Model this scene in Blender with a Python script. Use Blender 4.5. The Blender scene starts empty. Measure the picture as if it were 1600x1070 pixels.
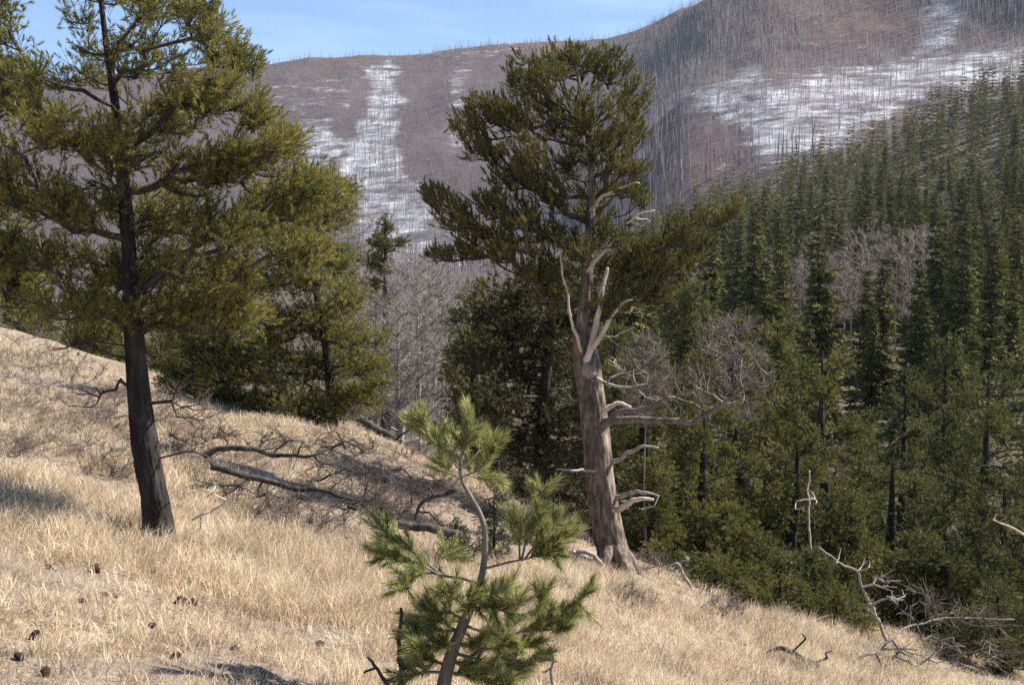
import bpy, math
import numpy as np
from mathutils import Vector

# ------------------------------------------------------------------ camera
sc = bpy.context.scene
F, CX, CY = 2000.0, 800.0, 535.0           # lens in pixels of the 1600-wide picture
PITCH = math.atan(135.0 / F)
cam_d = bpy.data.cameras.new('camera')
cam = bpy.data.objects.new('camera', cam_d)
sc.collection.objects.link(cam)
cam_d.sensor_width = 36.0
cam_d.lens = 36.0 * F / 1600.0
cam_d.clip_start, cam_d.clip_end = 0.1, 6000.0
cam.location = (0, 0, 0)
cam.rotation_euler = (math.pi / 2 - PITCH, 0, 0)
sc.camera = cam

# ------------------------------------------------------------------ world, sun, exposure
SUN = Vector((0.70, 0.17, 0.70)).normalized()
SUN_EL, SUN_AZ = math.asin(SUN.z), math.atan2(SUN.x, SUN.y)
world = bpy.data.worlds.new('World')
sc.world = world
world.use_nodes = True
wn, wl = world.node_tree.nodes, world.node_tree.links
wn.clear()
sky = wn.new('ShaderNodeTexSky')
sky.sky_type = 'NISHITA'
sky.sun_disc = False
sky.sun_elevation = SUN_EL
sky.sun_rotation = SUN_AZ
sky.altitude = 2800
sky.air_density = 1.0
sky.dust_density = 0.3
sky.ozone_density = 2.6
bg = wn.new('ShaderNodeBackground')
bg.inputs['Strength'].default_value = 0.083
wo = wn.new('ShaderNodeOutputWorld')
# thin streaks of cirrus, all round the sky
tc = wn.new('ShaderNodeTexCoord')
mp = wn.new('ShaderNodeMapping')
mp.inputs['Scale'].default_value = (2.2, 2.2, 16.0)
mp.inputs['Rotation'].default_value = (0.06, 0.05, 0.3)
ns = wn.new('ShaderNodeTexNoise')
ns.inputs['Scale'].default_value = 2.4
ns.inputs['Detail'].default_value = 6
ns.inputs['Distortion'].default_value = 0.6
cr = wn.new('ShaderNodeValToRGB')
cr.color_ramp.elements[0].position = 0.50
cr.color_ramp.elements[0].color = (0, 0, 0, 1)
cr.color_ramp.elements[1].position = 0.80
cr.color_ramp.elements[1].color = (0.17, 0.17, 0.17, 1)
mix = wn.new('ShaderNodeMixRGB')
mix.inputs['Color2'].default_value = (7.2, 8.0, 9.0, 1)
wl.new(tc.outputs['Generated'], mp.inputs['Vector'])
wl.new(mp.outputs['Vector'], ns.inputs['Vector'])
wl.new(ns.outputs['Fac'], cr.inputs['Fac'])
wl.new(cr.outputs['Color'], mix.inputs['Fac'])
wl.new(sky.outputs['Color'], mix.inputs['Color1'])
wl.new(mix.outputs['Color'], bg.inputs['Color'])
wl.new(bg.outputs['Background'], wo.inputs['Surface'])

sun_d = bpy.data.lights.new('sun', 'SUN')
sun_d.energy = 5.0
sun_d.angle = math.radians(0.53)
sun_d.color = (1.0, 0.93, 0.82)
sun = bpy.data.objects.new('sun', sun_d)
sun.rotation_euler = (-SUN).to_track_quat('-Z', 'Y').to_euler()
sun.location = SUN * 60
sc.collection.objects.link(sun)

sc.view_settings.view_transform = 'Standard'
sc.view_settings.look = 'None'
sc.view_settings.exposure = 1.2
sc.view_settings.gamma = 1.0
sc.view_settings.use_curve_mapping = False
sc.cycles.max_bounces = 5
sc.cycles.diffuse_bounces = 3
sc.cycles.transmission_bounces = 3
sc.cycles.use_denoising = False
sc.cycles.filter_width = 1.5

# ------------------------------------------------------------------ helpers
rng = np.random.default_rng(20260228)
CP, SP = math.cos(PITCH), math.sin(PITCH)


def W(px, py, d):
    """point on the line of sight through a picture position, at forward distance d"""
    px, py, d = np.broadcast_arrays(np.asarray(px, float), np.asarray(py, float), np.asarray(d, float))
    a = px - CX
    b = CY - py
    fy = F * CP + b * SP
    fz = -F * SP + b * CP
    return np.stack([a / fy * d, d, fz / fy * d], -1)


def pix(p):
    p = np.asarray(p, float)
    f = p[..., 1] * CP - p[..., 2] * SP
    u = p[..., 1] * SP + p[..., 2] * CP
    return CX + F * p[..., 0] / f, CY - F * u / f


def vnoise(x, y, seed=0):
    x = np.asarray(x, float)
    y = np.asarray(y, float)
    xi, yi = np.floor(x).astype(np.int64), np.floor(y).astype(np.int64)
    xf, yf = x - xi, y - yi
    xf = xf * xf * (3 - 2 * xf)
    yf = yf * yf * (3 - 2 * yf)

    def h(a, b):
        n = (a * 374761393 + b * 668265263 + seed * 1274126177) & 0xffffffff
        n = ((n ^ (n >> 13)) * 1274126177) & 0xffffffff
        n = (n ^ (n >> 16)) & 0xffff
        return n / 65535.0
    return (h(xi, yi) * (1 - xf) + h(xi + 1, yi) * xf) * (1 - yf) + (h(xi, yi + 1) * (1 - xf) + h(xi + 1, yi + 1) * xf) * yf


def fbm(x, y, seed=0, oct=4):
    t, a, s = 0.0, 0.5, 0.0
    for k in range(oct):
        t = t + a * vnoise(x * 2 ** k, y * 2 ** k, seed + k * 17)
        s += a
        a *= 0.5
    return t / s - 0.5


def norm(v):
    return v / np.maximum(np.linalg.norm(v, axis=-1, keepdims=True), 1e-9)


def frames(d):
    d = norm(d)
    ref = np.where(np.abs(d[..., 2:3]) < 0.9, np.array([0., 0., 1.]), np.array([1., 0., 0.]))
    a = norm(np.cross(d, ref))
    return d, a, np.cross(d, a)


def make_mesh(name, verts, polys, mat, smooth=False):
    """polys: list of int arrays (n,k)"""
    me = bpy.data.meshes.new(name)
    verts = np.asarray(verts, np.float32).reshape(-1, 3)
    polys = [np.asarray(p, np.int32) for p in polys if len(p)]
    me.vertices.add(len(verts))
    me.vertices.foreach_set('co', verts.ravel())
    nl = sum(p.size for p in polys)
    npoly = sum(len(p) for p in polys)
    me.loops.add(nl)
    me.polygons.add(npoly)
    me.loops.foreach_set('vertex_index', np.concatenate([p.ravel() for p in polys]))
    st, o = [], 0
    for p in polys:
        k = p.shape[1]
        st.append(o + np.arange(len(p), dtype=np.int32) * k)
        o += p.size
    me.polygons.foreach_set('loop_start', np.concatenate(st).astype(np.int32))
    if smooth:
        me.polygons.foreach_set('use_smooth', np.ones(npoly, bool))
    me.update(calc_edges=True)
    me.materials.append(mat)
    return me


def link(name, me, parent=None, loc=None, kind=None):
    o = bpy.data.objects.new(name, me)
    sc.collection.objects.link(o)
    if parent is not None:
        o.parent = parent
    if loc is not None:
        o.location = loc
    if kind:
        o['kind'] = kind
    return o


def tag(o, label, cat, group=None):
    o['label'] = label
    o['category'] = cat
    if group:
        o['group'] = group
    return o


def thing(name, label, cat, loc, group=None):
    o = bpy.data.objects.new(name, None)
    o.empty_display_size = 0.2
    sc.collection.objects.link(o)
    o.location = tuple(float(c) for c in loc)
    return tag(o, label, cat, group)


def part(name, geo, mat, parent, smooth=False, kind=None):
    v, p = geo
    v = np.asarray(v, float).reshape(-1, 3) - np.array(parent.location)
    return link(name, make_mesh(name, v, p, mat, smooth), parent, kind=kind)


def join(*geos):
    vs, byk, o = [], {}, 0
    for v, ps in geos:
        v = np.asarray(v, float).reshape(-1, 3)
        if len(v) == 0:
            continue
        vs.append(v)
        for p in ps:
            if len(p):
                byk.setdefault(p.shape[1], []).append(np.asarray(p) + o)
        o += len(v)
    return np.concatenate(vs), [np.concatenate(x) for x in byk.values()]


def spline(pts, n):
    """Catmull-Rom through pts (any dimension)"""
    pts = np.asarray(pts, float)
    if len(pts) == 2:
        t = np.linspace(0, 1, n)[:, None]
        return pts[0] * (1 - t) + pts[1] * t
    p = np.vstack([2 * pts[0] - pts[1], pts, 2 * pts[-1] - pts[-2]])
    seg = np.linspace(0, len(pts) - 1 - 1e-6, n)
    i = seg.astype(int)
    t = (seg - i)[:, None]
    a, b, c, d = p[i], p[i + 1], p[i + 2], p[i + 3]
    return 0.5 * (2 * b + (c - a) * t + (2 * a - 5 * b + 4 * c - d) * t ** 2 + (3 * b - a - 3 * c + d) * t ** 3)


def tube(pts, rad, sides=10, bump=0.0, seed=0, cap=True, furrow=0.0):
    """one tapering tube along a polyline"""
    pts = np.asarray(pts, float)
    rad = np.broadcast_to(np.asarray(rad, float), (len(pts),))
    d = np.gradient(pts, axis=0)
    d = norm(d)
    a = np.zeros_like(pts)
    ref = np.array([1., 0.2, 0.1]) if abs(d[0][0]) < 0.8 else np.array([0., 0.3, 1.])
    prev = ref
    for i in range(len(pts)):
        v = prev - d[i] * np.dot(prev, d[i])
        prev = v / max(np.linalg.norm(v), 1e-9)
        a[i] = prev
    b = np.cross(d, a)
    th = np.arange(sides) * 2 * math.pi / sides
    r = np.repeat(rad[:, None], sides, 1)
    if bump:
        arc = np.concatenate([[0], np.cumsum(np.linalg.norm(np.diff(pts, axis=0), axis=1))])
        sc_ = 1.0 / max(rad.max(), 1e-4)
        r = r * (1 + bump * (fbm(np.cos(th)[None] * 1.5 + 7 + arc[:, None] * sc_ * 0.12, np.sin(th)[None] * 1.5 + 3 + arc[:, None] * sc_ * 0.35, seed, 3) * 2))
    if furrow:
        arc = np.concatenate([[0], np.cumsum(np.linalg.norm(np.diff(pts, axis=0), axis=1))])
        tw = th[None] + 0.25 * np.sin(arc[:, None] * 1.7)
        f = np.abs(fbm(np.cos(tw) * 5.5 + 20, np.sin(tw) * 5.5 + 9 + arc[:, None] * 2.2, seed + 3, 3) * 2)
        g = fbm(np.cos(tw) * 9 + 3, np.sin(tw) * 9 + arc[:, None] * 9, seed + 9, 2)
        r = r * (1 + furrow * (1 - 3.2 * np.clip(0.3 - f, 0, 0.3) / 0.3 * 0.6) + furrow * 0.8 * g)
    v = pts[:, None] + r[..., None] * (np.cos(th)[None, :, None] * a[:, None] + np.sin(th)[None, :, None] * b[:, None])
    n = len(pts)
    i0 = np.arange(n - 1)[:, None] * sides
    j = np.arange(sides)[None]
    q = np.stack([i0 + j, i0 + (j + 1) % sides, i0 + sides + (j + 1) % sides, i0 + sides + j], -1).reshape(-1, 4)
    v = v.reshape(-1, 3)
    polys = [q]
    if cap:
        v = np.vstack([v, pts[0], pts[-1]])
        k = np.arange(sides)
        c0 = np.stack([(k + 1) % sides, k, np.full(sides, n * sides)], -1)
        e = (n - 1) * sides
        c1 = np.stack([e + k, e + (k + 1) % sides, np.full(sides, n * sides + 1)], -1)
        polys.append(np.vstack([c0, c1]))
    return v, polys


def prisms(p0, p1, r0, r1, sides=4):
    """many short tapering prisms at once"""
    if len(p0) == 0:
        return np.zeros((0, 3)), []
    d, a, b = frames(p1 - p0)
    th = np.arange(sides) * 2 * math.pi / sides
    c = np.cos(th)[None, :, None] * a[:, None] + np.sin(th)[None, :, None] * b[:, None]
    v = np.concatenate([p0[:, None] + r0[:, None, None] * c, p1[:, None] + r1[:, None, None] * c], 1)
    o = np.arange(len(p0))[:, None, None] * (2 * sides)
    j = np.arange(sides)
    q = np.stack([j, (j + 1) % sides, sides + (j + 1) % sides, sides + j], -1)[None]
    return v.reshape(-1, 3), [(o + q).reshape(-1, 4)]


def needles(pos, axis, n, L, w, lo=20, hi=70, shoot=0.05):
    """tufts of thin needle blades around short shoots"""
    T = len(pos)
    d, a, b = frames(axis)
    s = rng.random((T, n)) ** 0.8
    th = np.radians(lo + (hi - lo) * (1 - s) * (0.6 + 0.4 * rng.random((T, n))) + rng.normal(0, 7, (T, n)))
    ph = rng.random((T, n)) * 2 * math.pi
    rad = np.cos(ph)[..., None] * a[:, None] + np.sin(ph)[..., None] * b[:, None]
    tan = -np.sin(ph)[..., None] * a[:, None] + np.cos(ph)[..., None] * b[:, None]
    dr = np.cos(th)[..., None] * d[:, None] + np.sin(th)[..., None] * rad
    base = pos[:, None] + d[:, None] * ((s - 0.6) * shoot)[..., None]
    ln = L * (0.75 + 0.5 * rng.random((T, n)))
    tw = rng.random((T, n, 1)) * 2 * math.pi
    side = norm(np.cos(tw) * tan + np.sin(tw) * np.cross(dr, tan)) * (w * 0.5)
    mid = base + dr * (ln * 0.0)[..., None]
    v = np.stack([mid - side, mid + side, base + dr * ln[..., None]], 2)
    return v.reshape(-1, 3), [np.arange(T * n * 3).reshape(-1, 3)]


def wiggle(P, amp, seed):
    t = np.concatenate([[0], np.cumsum(np.linalg.norm(np.diff(P, axis=0), axis=1))])
    k = 2.2 / max(t[-1], 1e-3) * 3
    o = np.stack([fbm(t * k + 11 * a, t * 0 + seed + a * 3.7, 91, 3) for a in range(3)], -1) * amp * 2
    return P + o * np.clip(t / t[-1] * 5, 0, 1)[:, None]


class Skeleton:
    """a trunk line that grows limbs and twigs out to a set of tip points"""

    def __init__(self, trunk, rad, n=60):
        t = spline(np.column_stack([trunk, rad]), n)
        self.tp, self.tr = t[:, :3], np.maximum(t[:, 3], 0.002)
        self.P = list(self.tp)
        self.par = [max(i - 1, 0) for i in range(n)]
        self.limb = [-1] * n
        self.nt = n
        self.tips = []

    def grow(self, tips, rise=0.4, k=1.2, step=0.15, sag=0.1, wig=0.08, lo=0, hi=None, path_cost=0.12):
        N0 = len(self.P)
        cap = N0 + len(tips) * 80 + 10
        P = np.zeros((cap, 3))
        P[:N0] = self.P
        D = np.zeros(cap)
        ok = np.ones(cap, bool)
        ok[:lo] = False
        if hi is not None:
            ok[hi:self.nt] = False
        hd = np.min(np.linalg.norm(tips[:, None] - self.tp[None, ::4], axis=2), axis=1)
        n = N0
        for ti in np.argsort(hd):
            tip = tips[ti]
            v = tip - P[:n]
            L = np.linalg.norm(v, axis=1) + 1e-6
            cost = L * (1 + k * (v[:, 2] / L - rise) ** 2) + path_cost * D[:n]
            cost[~ok[:n]] = 1e9
            j = int(np.argmin(cost))
            ln = L[j]
            m = min(max(1, int(round(ln / step))), 79)
            c = P[j] + 0.5 * v[j] + np.array([0, 0, -sag * ln]) + rng.normal(0, wig, 3) * ln
            s = (np.arange(1, m + 1) / m)[:, None]
            q = (1 - s) ** 2 * P[j] + 2 * s * (1 - s) * c + s ** 2 * tip
            lid = self.limb[j]
            if lid < 0:
                lid = n
            prev = j
            for i in range(m):
                if n >= cap:
                    break
                P[n] = q[i]
                D[n] = D[prev] + ln / m
                self.par.append(prev)
                self.limb.append(lid)
                prev = n
                n += 1
            self.tips.append(prev)
        self.P = list(P[:n])

    def radii(self, rt, ex=0.5):
        P, par = np.array(self.P), np.array(self.par)
        n = len(P)
        cnt = np.zeros(n)
        cnt[np.array(self.tips, int)] = 1
        for i in range(n - 1, self.nt - 1, -1):
            if cnt[i] == 0:
                cnt[i] = 1
            cnt[par[i]] += cnt[i]
        r = rt * np.maximum(cnt, 1) ** ex
        r[:self.nt] = self.tr
        lim = np.array(self.limb)
        for i in range(self.nt, n):
            p = par[i]
            if r[i] > r[p] * 0.75 and p < self.nt:
                r[i] = r[p] * 0.75
            elif r[i] > r[p]:
                r[i] = r[p]
        self.Pn, self.parn, self.r, self.cnt, self.lim = P, par, r, cnt, lim

    def wood(self, sides=5, big=12):
        """returns (list of limb geometries, geometry of all the thin rest)"""
        i = np.arange(self.nt, len(self.Pn))
        if len(i) == 0:
            return [], None
        p = self.parn[i]
        r1 = self.r[i]
        r0 = np.where(p < self.nt, r1 * 1.25, np.minimum(self.r[p], r1 * 1.6))
        ids, inv = np.unique(self.lim[i], return_inverse=True)
        c = self.cnt[ids]
        limbs, rest = [], np.zeros(len(i), bool)
        for q, idn in enumerate(ids):
            m = inv == q
            if c[q] >= big:
                limbs.append(prisms(self.Pn[p[m]], self.Pn[i[m]], r0[m], r1[m], sides))
            else:
                rest |= m
        g = prisms(self.Pn[p[rest]], self.Pn[i[rest]], r0[rest], r1[rest], sides) if rest.any() else None
        return limbs, g

    def tipdirs(self):
        t = np.array(self.tips, int)
        q = self.parn[t]
        return self.Pn[t], norm(self.Pn[t] - self.Pn[q])


def spread(tp, td, m, size, up=0.5, jit=0.8):
    """m twiglets round every tip; returns twig starts, tuft positions, directions"""
    T = len(tp)
    d = norm(td[:, None] + rng.normal(0, jit, (T, m, 3)) + np.array([0, 0, up]))
    back = td[:, None] * (rng.random((T, m, 1)) * size * 1.3)
    a = tp[:, None] - back
    b = a + d * (size * (0.4 + 0.8 * rng.random((T, m, 1))))
    return a.reshape(-1, 3), b.reshape(-1, 3), d.reshape(-1, 3)


def lobe_tips(lobes, d, dens=1.0, depth=None):
    """tip points inside ellipsoids given by picture centre, half sizes (px), depth offset and count"""
    out = []
    for L in lobes:
        px, py, rx, ry, n = L[:5]
        off = L[5] if len(L) > 5 else 0.0
        dd = L[6] if len(L) > 6 else None
        n = max(2, int(n * dens))
        v = norm(rng.normal(0, 1, (n, 3))) * (rng.random((n, 1)) ** 0.45)
        c = W(px, py, d + off)
        s = (d + off) / F
        ex = np.array([rx * s, dd if dd else max(rx, ry) * s * 1.1, ry * s])
        out.append(c + v * ex)
    return np.concatenate(out)


# ------------------------------------------------------------------ materials
def new_mat(name):
    m = bpy.data.materials.new(name)
    m.use_nodes = True
    nt = m.node_tree
    b = nt.nodes['Principled BSDF']
    b.inputs['Roughness'].default_value = 0.85
    b.inputs['Specular IOR Level'].default_value = 0.2
    return m, nt, b


def ramp(nt, stops):
    r = nt.nodes.new('ShaderNodeValToRGB')
    e = r.color_ramp.elements
    while len(e) < len(stops):
        e.new(0.5)
    for k, (p, c) in enumerate(stops):
        e[k].position = p
        e[k].color = (*c, 1)
    return r


def noise(nt, scale, detail=4, rough=0.55, vec=None, stretch=None, dist=0.0):
    n = nt.nodes.new('ShaderNodeTexNoise')
    n.inputs['Scale'].default_value = scale
    n.inputs['Detail'].default_value = detail
    n.inputs['Roughness'].default_value = rough
    n.inputs['Distortion'].default_value = dist
    if vec is None:
        t = nt.nodes.new('ShaderNodeTexCoord')
        vec = t.outputs['Object']
    if stretch:
        m = nt.nodes.new('ShaderNodeMapping')
        m.inputs['Scale'].default_value = stretch
        nt.links.new(vec, m.inputs['Vector'])
        vec = m.outputs['Vector']
    nt.links.new(vec, n.inputs['Vector'])
    return n


def mixc(nt, fac, a, b, mode='MIX'):
    m = nt.nodes.new('ShaderNodeMix')
    m.data_type = 'RGBA'
    m.blend_type = mode
    for sock, val in ((m.inputs[0], fac), (m.inputs[6], a), (m.inputs[7], b)):
        if hasattr(val, 'is_output'):
            nt.links.new(val, sock)
        elif isinstance(val, tuple):
            sock.default_value = (*val, 1)
        else:
            sock.default_value = val
    return m.outputs[2]


def bumpn(nt, b, height, strength=0.5, dist=0.02):
    bm = nt.nodes.new('ShaderNodeBump')
    bm.inputs['Strength'].default_value = strength
    bm.inputs['Distance'].default_value = dist
    nt.links.new(height, bm.inputs['Height'])
    nt.links.new(bm.outputs['Normal'], b.inputs['Normal'])


def foliage_mat(name, stops, trans=0.12, scale=2.0, rough=0.6, spec=0.2):
    """needles: every needle its own tone, drifting from branch to branch"""
    m, nt, b = new_mat(name)
    g = nt.nodes.new('ShaderNodeNewGeometry')
    n = noise(nt, scale, 2, vec=g.outputs['Position'])
    ad = nt.nodes.new('ShaderNodeMath')
    ad.operation = 'MULTIPLY_ADD'
    ad.inputs[1].default_value = 0.55
    nt.links.new(g.outputs['Random Per Island'], ad.inputs[0])
    nt.links.new(n.outputs['Fac'], ad.inputs[2])
    r = ramp(nt, stops)
    nt.links.new(ad.outputs[0], r.inputs['Fac'])
    nt.links.new(r.outputs['Color'], b.inputs['Base Color'])
    b.inputs['Roughness'].default_value = rough
    b.inputs['Specular IOR Level'].default_value = spec
    tr = nt.nodes.new('ShaderNodeBsdfTranslucent')
    nt.links.new(r.outputs['Color'], tr.inputs['Color'])
    mx = nt.nodes.new('ShaderNodeMixShader')
    mx.inputs[0].default_value = trans
    nt.links.new(b.outputs[0], mx.inputs[1])
    nt.links.new(tr.outputs[0], mx.inputs[2])
    nt.links.new(mx.outputs[0], nt.nodes['Material Output'].inputs['Surface'])
    return m


def bark_mat(name, stops, scale=14, strength=0.8, dist=0.03, stretch=(1, 1, 0.22)):
    m, nt, b = new_mat(name)
    n = noise(nt, scale, 6, 0.62, stretch=stretch, dist=0.3)
    n2 = noise(nt, scale * 0.23, 3)
    ad = nt.nodes.new('ShaderNodeMath')
    ad.operation = 'MULTIPLY_ADD'
    ad.inputs[1].default_value = 0.65
    nt.links.new(n.outputs['Fac'], ad.inputs[0])
    ad2 = nt.nodes.new('ShaderNodeMath')
    ad2.operation = 'MULTIPLY'
    ad2.inputs[1].default_value = 0.4
    nt.links.new(n2.outputs['Fac'], ad2.inputs[0])
    nt.links.new(ad2.outputs[0], ad.inputs[2])
    r = ramp(nt, stops)
    nt.links.new(ad.outputs[0], r.inputs['Fac'])
    nt.links.new(r.outputs['Color'], b.inputs['Base Color'])
    bumpn(nt, b, n.outputs['Fac'], strength, dist)
    return m


M = {}
M['pine_left'] = foliage_mat('olive_pine_needles', [(0.25, (0.036, 0.048, 0.013)), (0.55, (0.125, 0.135, 0.031)), (0.85, (0.235, 0.225, 0.050)), (1.0, (0.31, 0.25, 0.07))], trans=0.3)
M['pine_mid'] = foliage_mat('dark_pine_needles', [(0.25, (0.026, 0.036, 0.012)), (0.55, (0.080, 0.092, 0.025)), (0.85, (0.17, 0.165, 0.040)), (1.0, (0.25, 0.19, 0.055))], trans=0.2)
M['pine_right'] = foliage_mat('green_pine_needles', [(0.25, (0.035, 0.055, 0.016)), (0.55, (0.092, 0.114, 0.030)), (0.85, (0.175, 0.182, 0.045)), (1.0, (0.26, 0.22, 0.07))], trans=0.3)
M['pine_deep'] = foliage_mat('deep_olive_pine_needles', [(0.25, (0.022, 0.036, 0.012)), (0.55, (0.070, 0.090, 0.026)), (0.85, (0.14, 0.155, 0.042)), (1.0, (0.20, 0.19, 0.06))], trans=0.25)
M['pine_shaded'] = foliage_mat('shade_darkened_pine_needles', [(0.25, (0.012, 0.018, 0.009)), (0.6, (0.035, 0.042, 0.016)), (0.85, (0.075, 0.075, 0.024)), (1.0, (0.11, 0.09, 0.035))])  # shade under neighbouring crowns, painted into the needle colour
M['sapling'] = foliage_mat('sapling_needles', [(0.25, (0.045, 0.072, 0.030)), (0.5, (0.13, 0.165, 0.05)), (0.8, (0.29, 0.30, 0.095)), (1.0, (0.46, 0.43, 0.20))], scale=6, rough=0.42, trans=0.25)
M['spruce'] = foliage_mat('spruce_needles', [(0.25, (0.030, 0.040, 0.017)), (0.6, (0.085, 0.092, 0.032)), (1.0, (0.16, 0.145, 0.05))], scale=0.1, trans=0.12, spec=0.05, rough=0.8)
M['fir'] = foliage_mat('young_fir_needles', [(0.25, (0.02, 0.035, 0.018)), (0.7, (0.05, 0.075, 0.035)), (1.0, (0.1, 0.11, 0.05))])
M['bark_dark'] = bark_mat('dark_pine_bark', [(0.3, (0.010, 0.008, 0.008)), (0.5, (0.028, 0.023, 0.021)), (0.7, (0.075, 0.063, 0.058))], scale=18, strength=1.0, dist=0.04)
M['bark_red'] = bark_mat('reddish_old_bark', [(0.34, (0.02, 0.015, 0.012)), (0.45, (0.095, 0.072, 0.058)), (0.56, (0.20, 0.155, 0.125)), (0.68, (0.38, 0.32, 0.265))], scale=20, strength=1.0, dist=0.05)
M['bark_young'] = bark_mat('young_pine_bark', [(0.3, (0.05, 0.042, 0.035)), (0.5, (0.15, 0.125, 0.10)), (0.7, (0.30, 0.27, 0.23))], scale=30, dist=0.008)
M['twig_dark'] = bark_mat('dark_twig_bark', [(0.3, (0.03, 0.024, 0.02)), (0.7, (0.10, 0.08, 0.065))], scale=20, dist=0.01)
M['dead_grey'] = bark_mat('weathered_dead_wood', [(0.3, (0.11, 0.095, 0.085)), (0.5, (0.27, 0.24, 0.22)), (0.7, (0.45, 0.41, 0.37))], scale=16, strength=0.5, dist=0.012)
M['dead_dark'] = bark_mat('dark_dead_wood', [(0.3, (0.018, 0.014, 0.012)), (0.5, (0.045, 0.038, 0.034)), (0.75, (0.13, 0.115, 0.105))], scale=14, strength=0.6, dist=0.015)
M['dead_brown'] = bark_mat('brownish_dead_wood', [(0.3, (0.05, 0.040, 0.034)), (0.5, (0.13, 0.108, 0.095)), (0.7, (0.29, 0.255, 0.23))], scale=16, strength=0.7, dist=0.015)
M['dead_pale'] = bark_mat('sun_bleached_dead_wood', [(0.28, (0.22, 0.16, 0.12)), (0.5, (0.50, 0.42, 0.35)), (0.7, (0.68, 0.61, 0.54))], scale=13, strength=0.4, dist=0.012)
M['heart'] = bark_mat('splintered_orange_heartwood', [(0.3, (0.10, 0.05, 0.028)), (0.6, (0.28, 0.16, 0.09)), (0.8, (0.42, 0.30, 0.2))], scale=20)
M['aspen_bark'] = bark_mat('bare_grey_bark', [(0.3, (0.09, 0.08, 0.075)), (0.5, (0.24, 0.22, 0.21)), (0.7, (0.42, 0.39, 0.36))], scale=10)
M['aspen_twig'] = bark_mat('bare_grey_twigs', [(0.3, (0.13, 0.115, 0.105)), (0.7, (0.30, 0.27, 0.25))], scale=10)
M['aspen_far'] = bark_mat('pale_pinkish_twigs', [(0.3, (0.17, 0.135, 0.115)), (0.7, (0.34, 0.28, 0.24))], scale=2)
M['shrub'] = bark_mat('dry_shrub_stems', [(0.3, (0.075, 0.055, 0.05)), (0.7, (0.21, 0.165, 0.145))], scale=10)
M['burnt'] = bark_mat('burnt_standing_trunks', [(0.3, (0.09, 0.075, 0.078)), (0.5, (0.19, 0.165, 0.165)), (0.7, (0.32, 0.29, 0.28))], scale=0.13, strength=0.1)
M['cone'] = bark_mat('dark_clod', [(0.3, (0.02, 0.014, 0.01)), (0.7, (0.085, 0.055, 0.04))], scale=40, dist=0.01, stretch=(1, 1, 1))


def grass_mat():
    m, nt, b = new_mat('straw_grass')
    g = nt.nodes.new('ShaderNodeNewGeometry')
    n = noise(nt, 1.5, 5, 0.65, vec=g.outputs['Position'])
    ct = nt.nodes.new('ShaderNodeMath')
    ct.operation = 'MULTIPLY_ADD'
    ct.inputs[1].default_value = 2.4
    ct.inputs[2].default_value = -0.68
    nt.links.new(n.outputs['Fac'], ct.inputs[0])
    ad = nt.nodes.new('ShaderNodeMath')
    ad.operation = 'MULTIPLY_ADD'
    ad.inputs[1].default_value = 0.4
    nt.links.new(g.outputs['Random Per Island'], ad.inputs[0])
    nt.links.new(ct.outputs[0], ad.inputs[2])
    r = ramp(nt, [(0.25, (0.27, 0.215, 0.175)), (0.5, (0.50, 0.40, 0.29)), (0.75, (0.70, 0.57, 0.40)), (1.0, (0.78, 0.68, 0.52))])
    nt.links.new(ad.outputs[0], r.inputs['Fac'])
    nt.links.new(r.outputs['Color'], b.inputs['Base Color'])
    tr = nt.nodes.new('ShaderNodeBsdfTranslucent')
    nt.links.new(r.outputs['Color'], tr.inputs['Color'])
    mx = nt.nodes.new('ShaderNodeMixShader')
    mx.inputs[0].default_value = 0.35
    nt.links.new(b.outputs[0], mx.inputs[1])
    nt.links.new(tr.outputs[0], mx.inputs[2])
    nt.links.new(mx.outputs[0], nt.nodes['Material Output'].inputs['Surface'])
    return m


def ground_mat():
    m, nt, b = new_mat('dry_hillside_ground')
    n1 = noise(nt, 0.8, 6, 0.6)
    n2 = noise(nt, 9.0, 6, 0.65)
    n3 = noise(nt, 60.0, 3, 0.6)
    r = ramp(nt, [(0.38, (0.15, 0.115, 0.085)), (0.5, (0.30, 0.235, 0.165)), (0.65, (0.46, 0.37, 0.26))])
    nt.links.new(n2.outputs['Fac'], r.inputs['Fac'])
    r1 = ramp(nt, [(0.40, (0, 0, 0)), (0.62, (1, 1, 1))])
    nt.links.new(n1.outputs['Fac'], r1.inputs['Fac'])
    c = mixc(nt, r1.outputs['Color'], (0.225, 0.18, 0.15), r.outputs['Color'])
    r3 = ramp(nt, [(0.30, (0.55, 0.5, 0.48)), (0.5, (1, 1, 1))])
    nt.links.new(n3.outputs['Fac'], r3.inputs['Fac'])
    c2 = mixc(nt, 1.0, c, r3.outputs['Color'], 'MULTIPLY')
    nt.links.new(c2, b.inputs['Base Color'])
    bumpn(nt, b, n3.outputs['Fac'], 0.7, 0.03)
    b.inputs['Roughness'].default_value = 1.0
    return m


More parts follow.
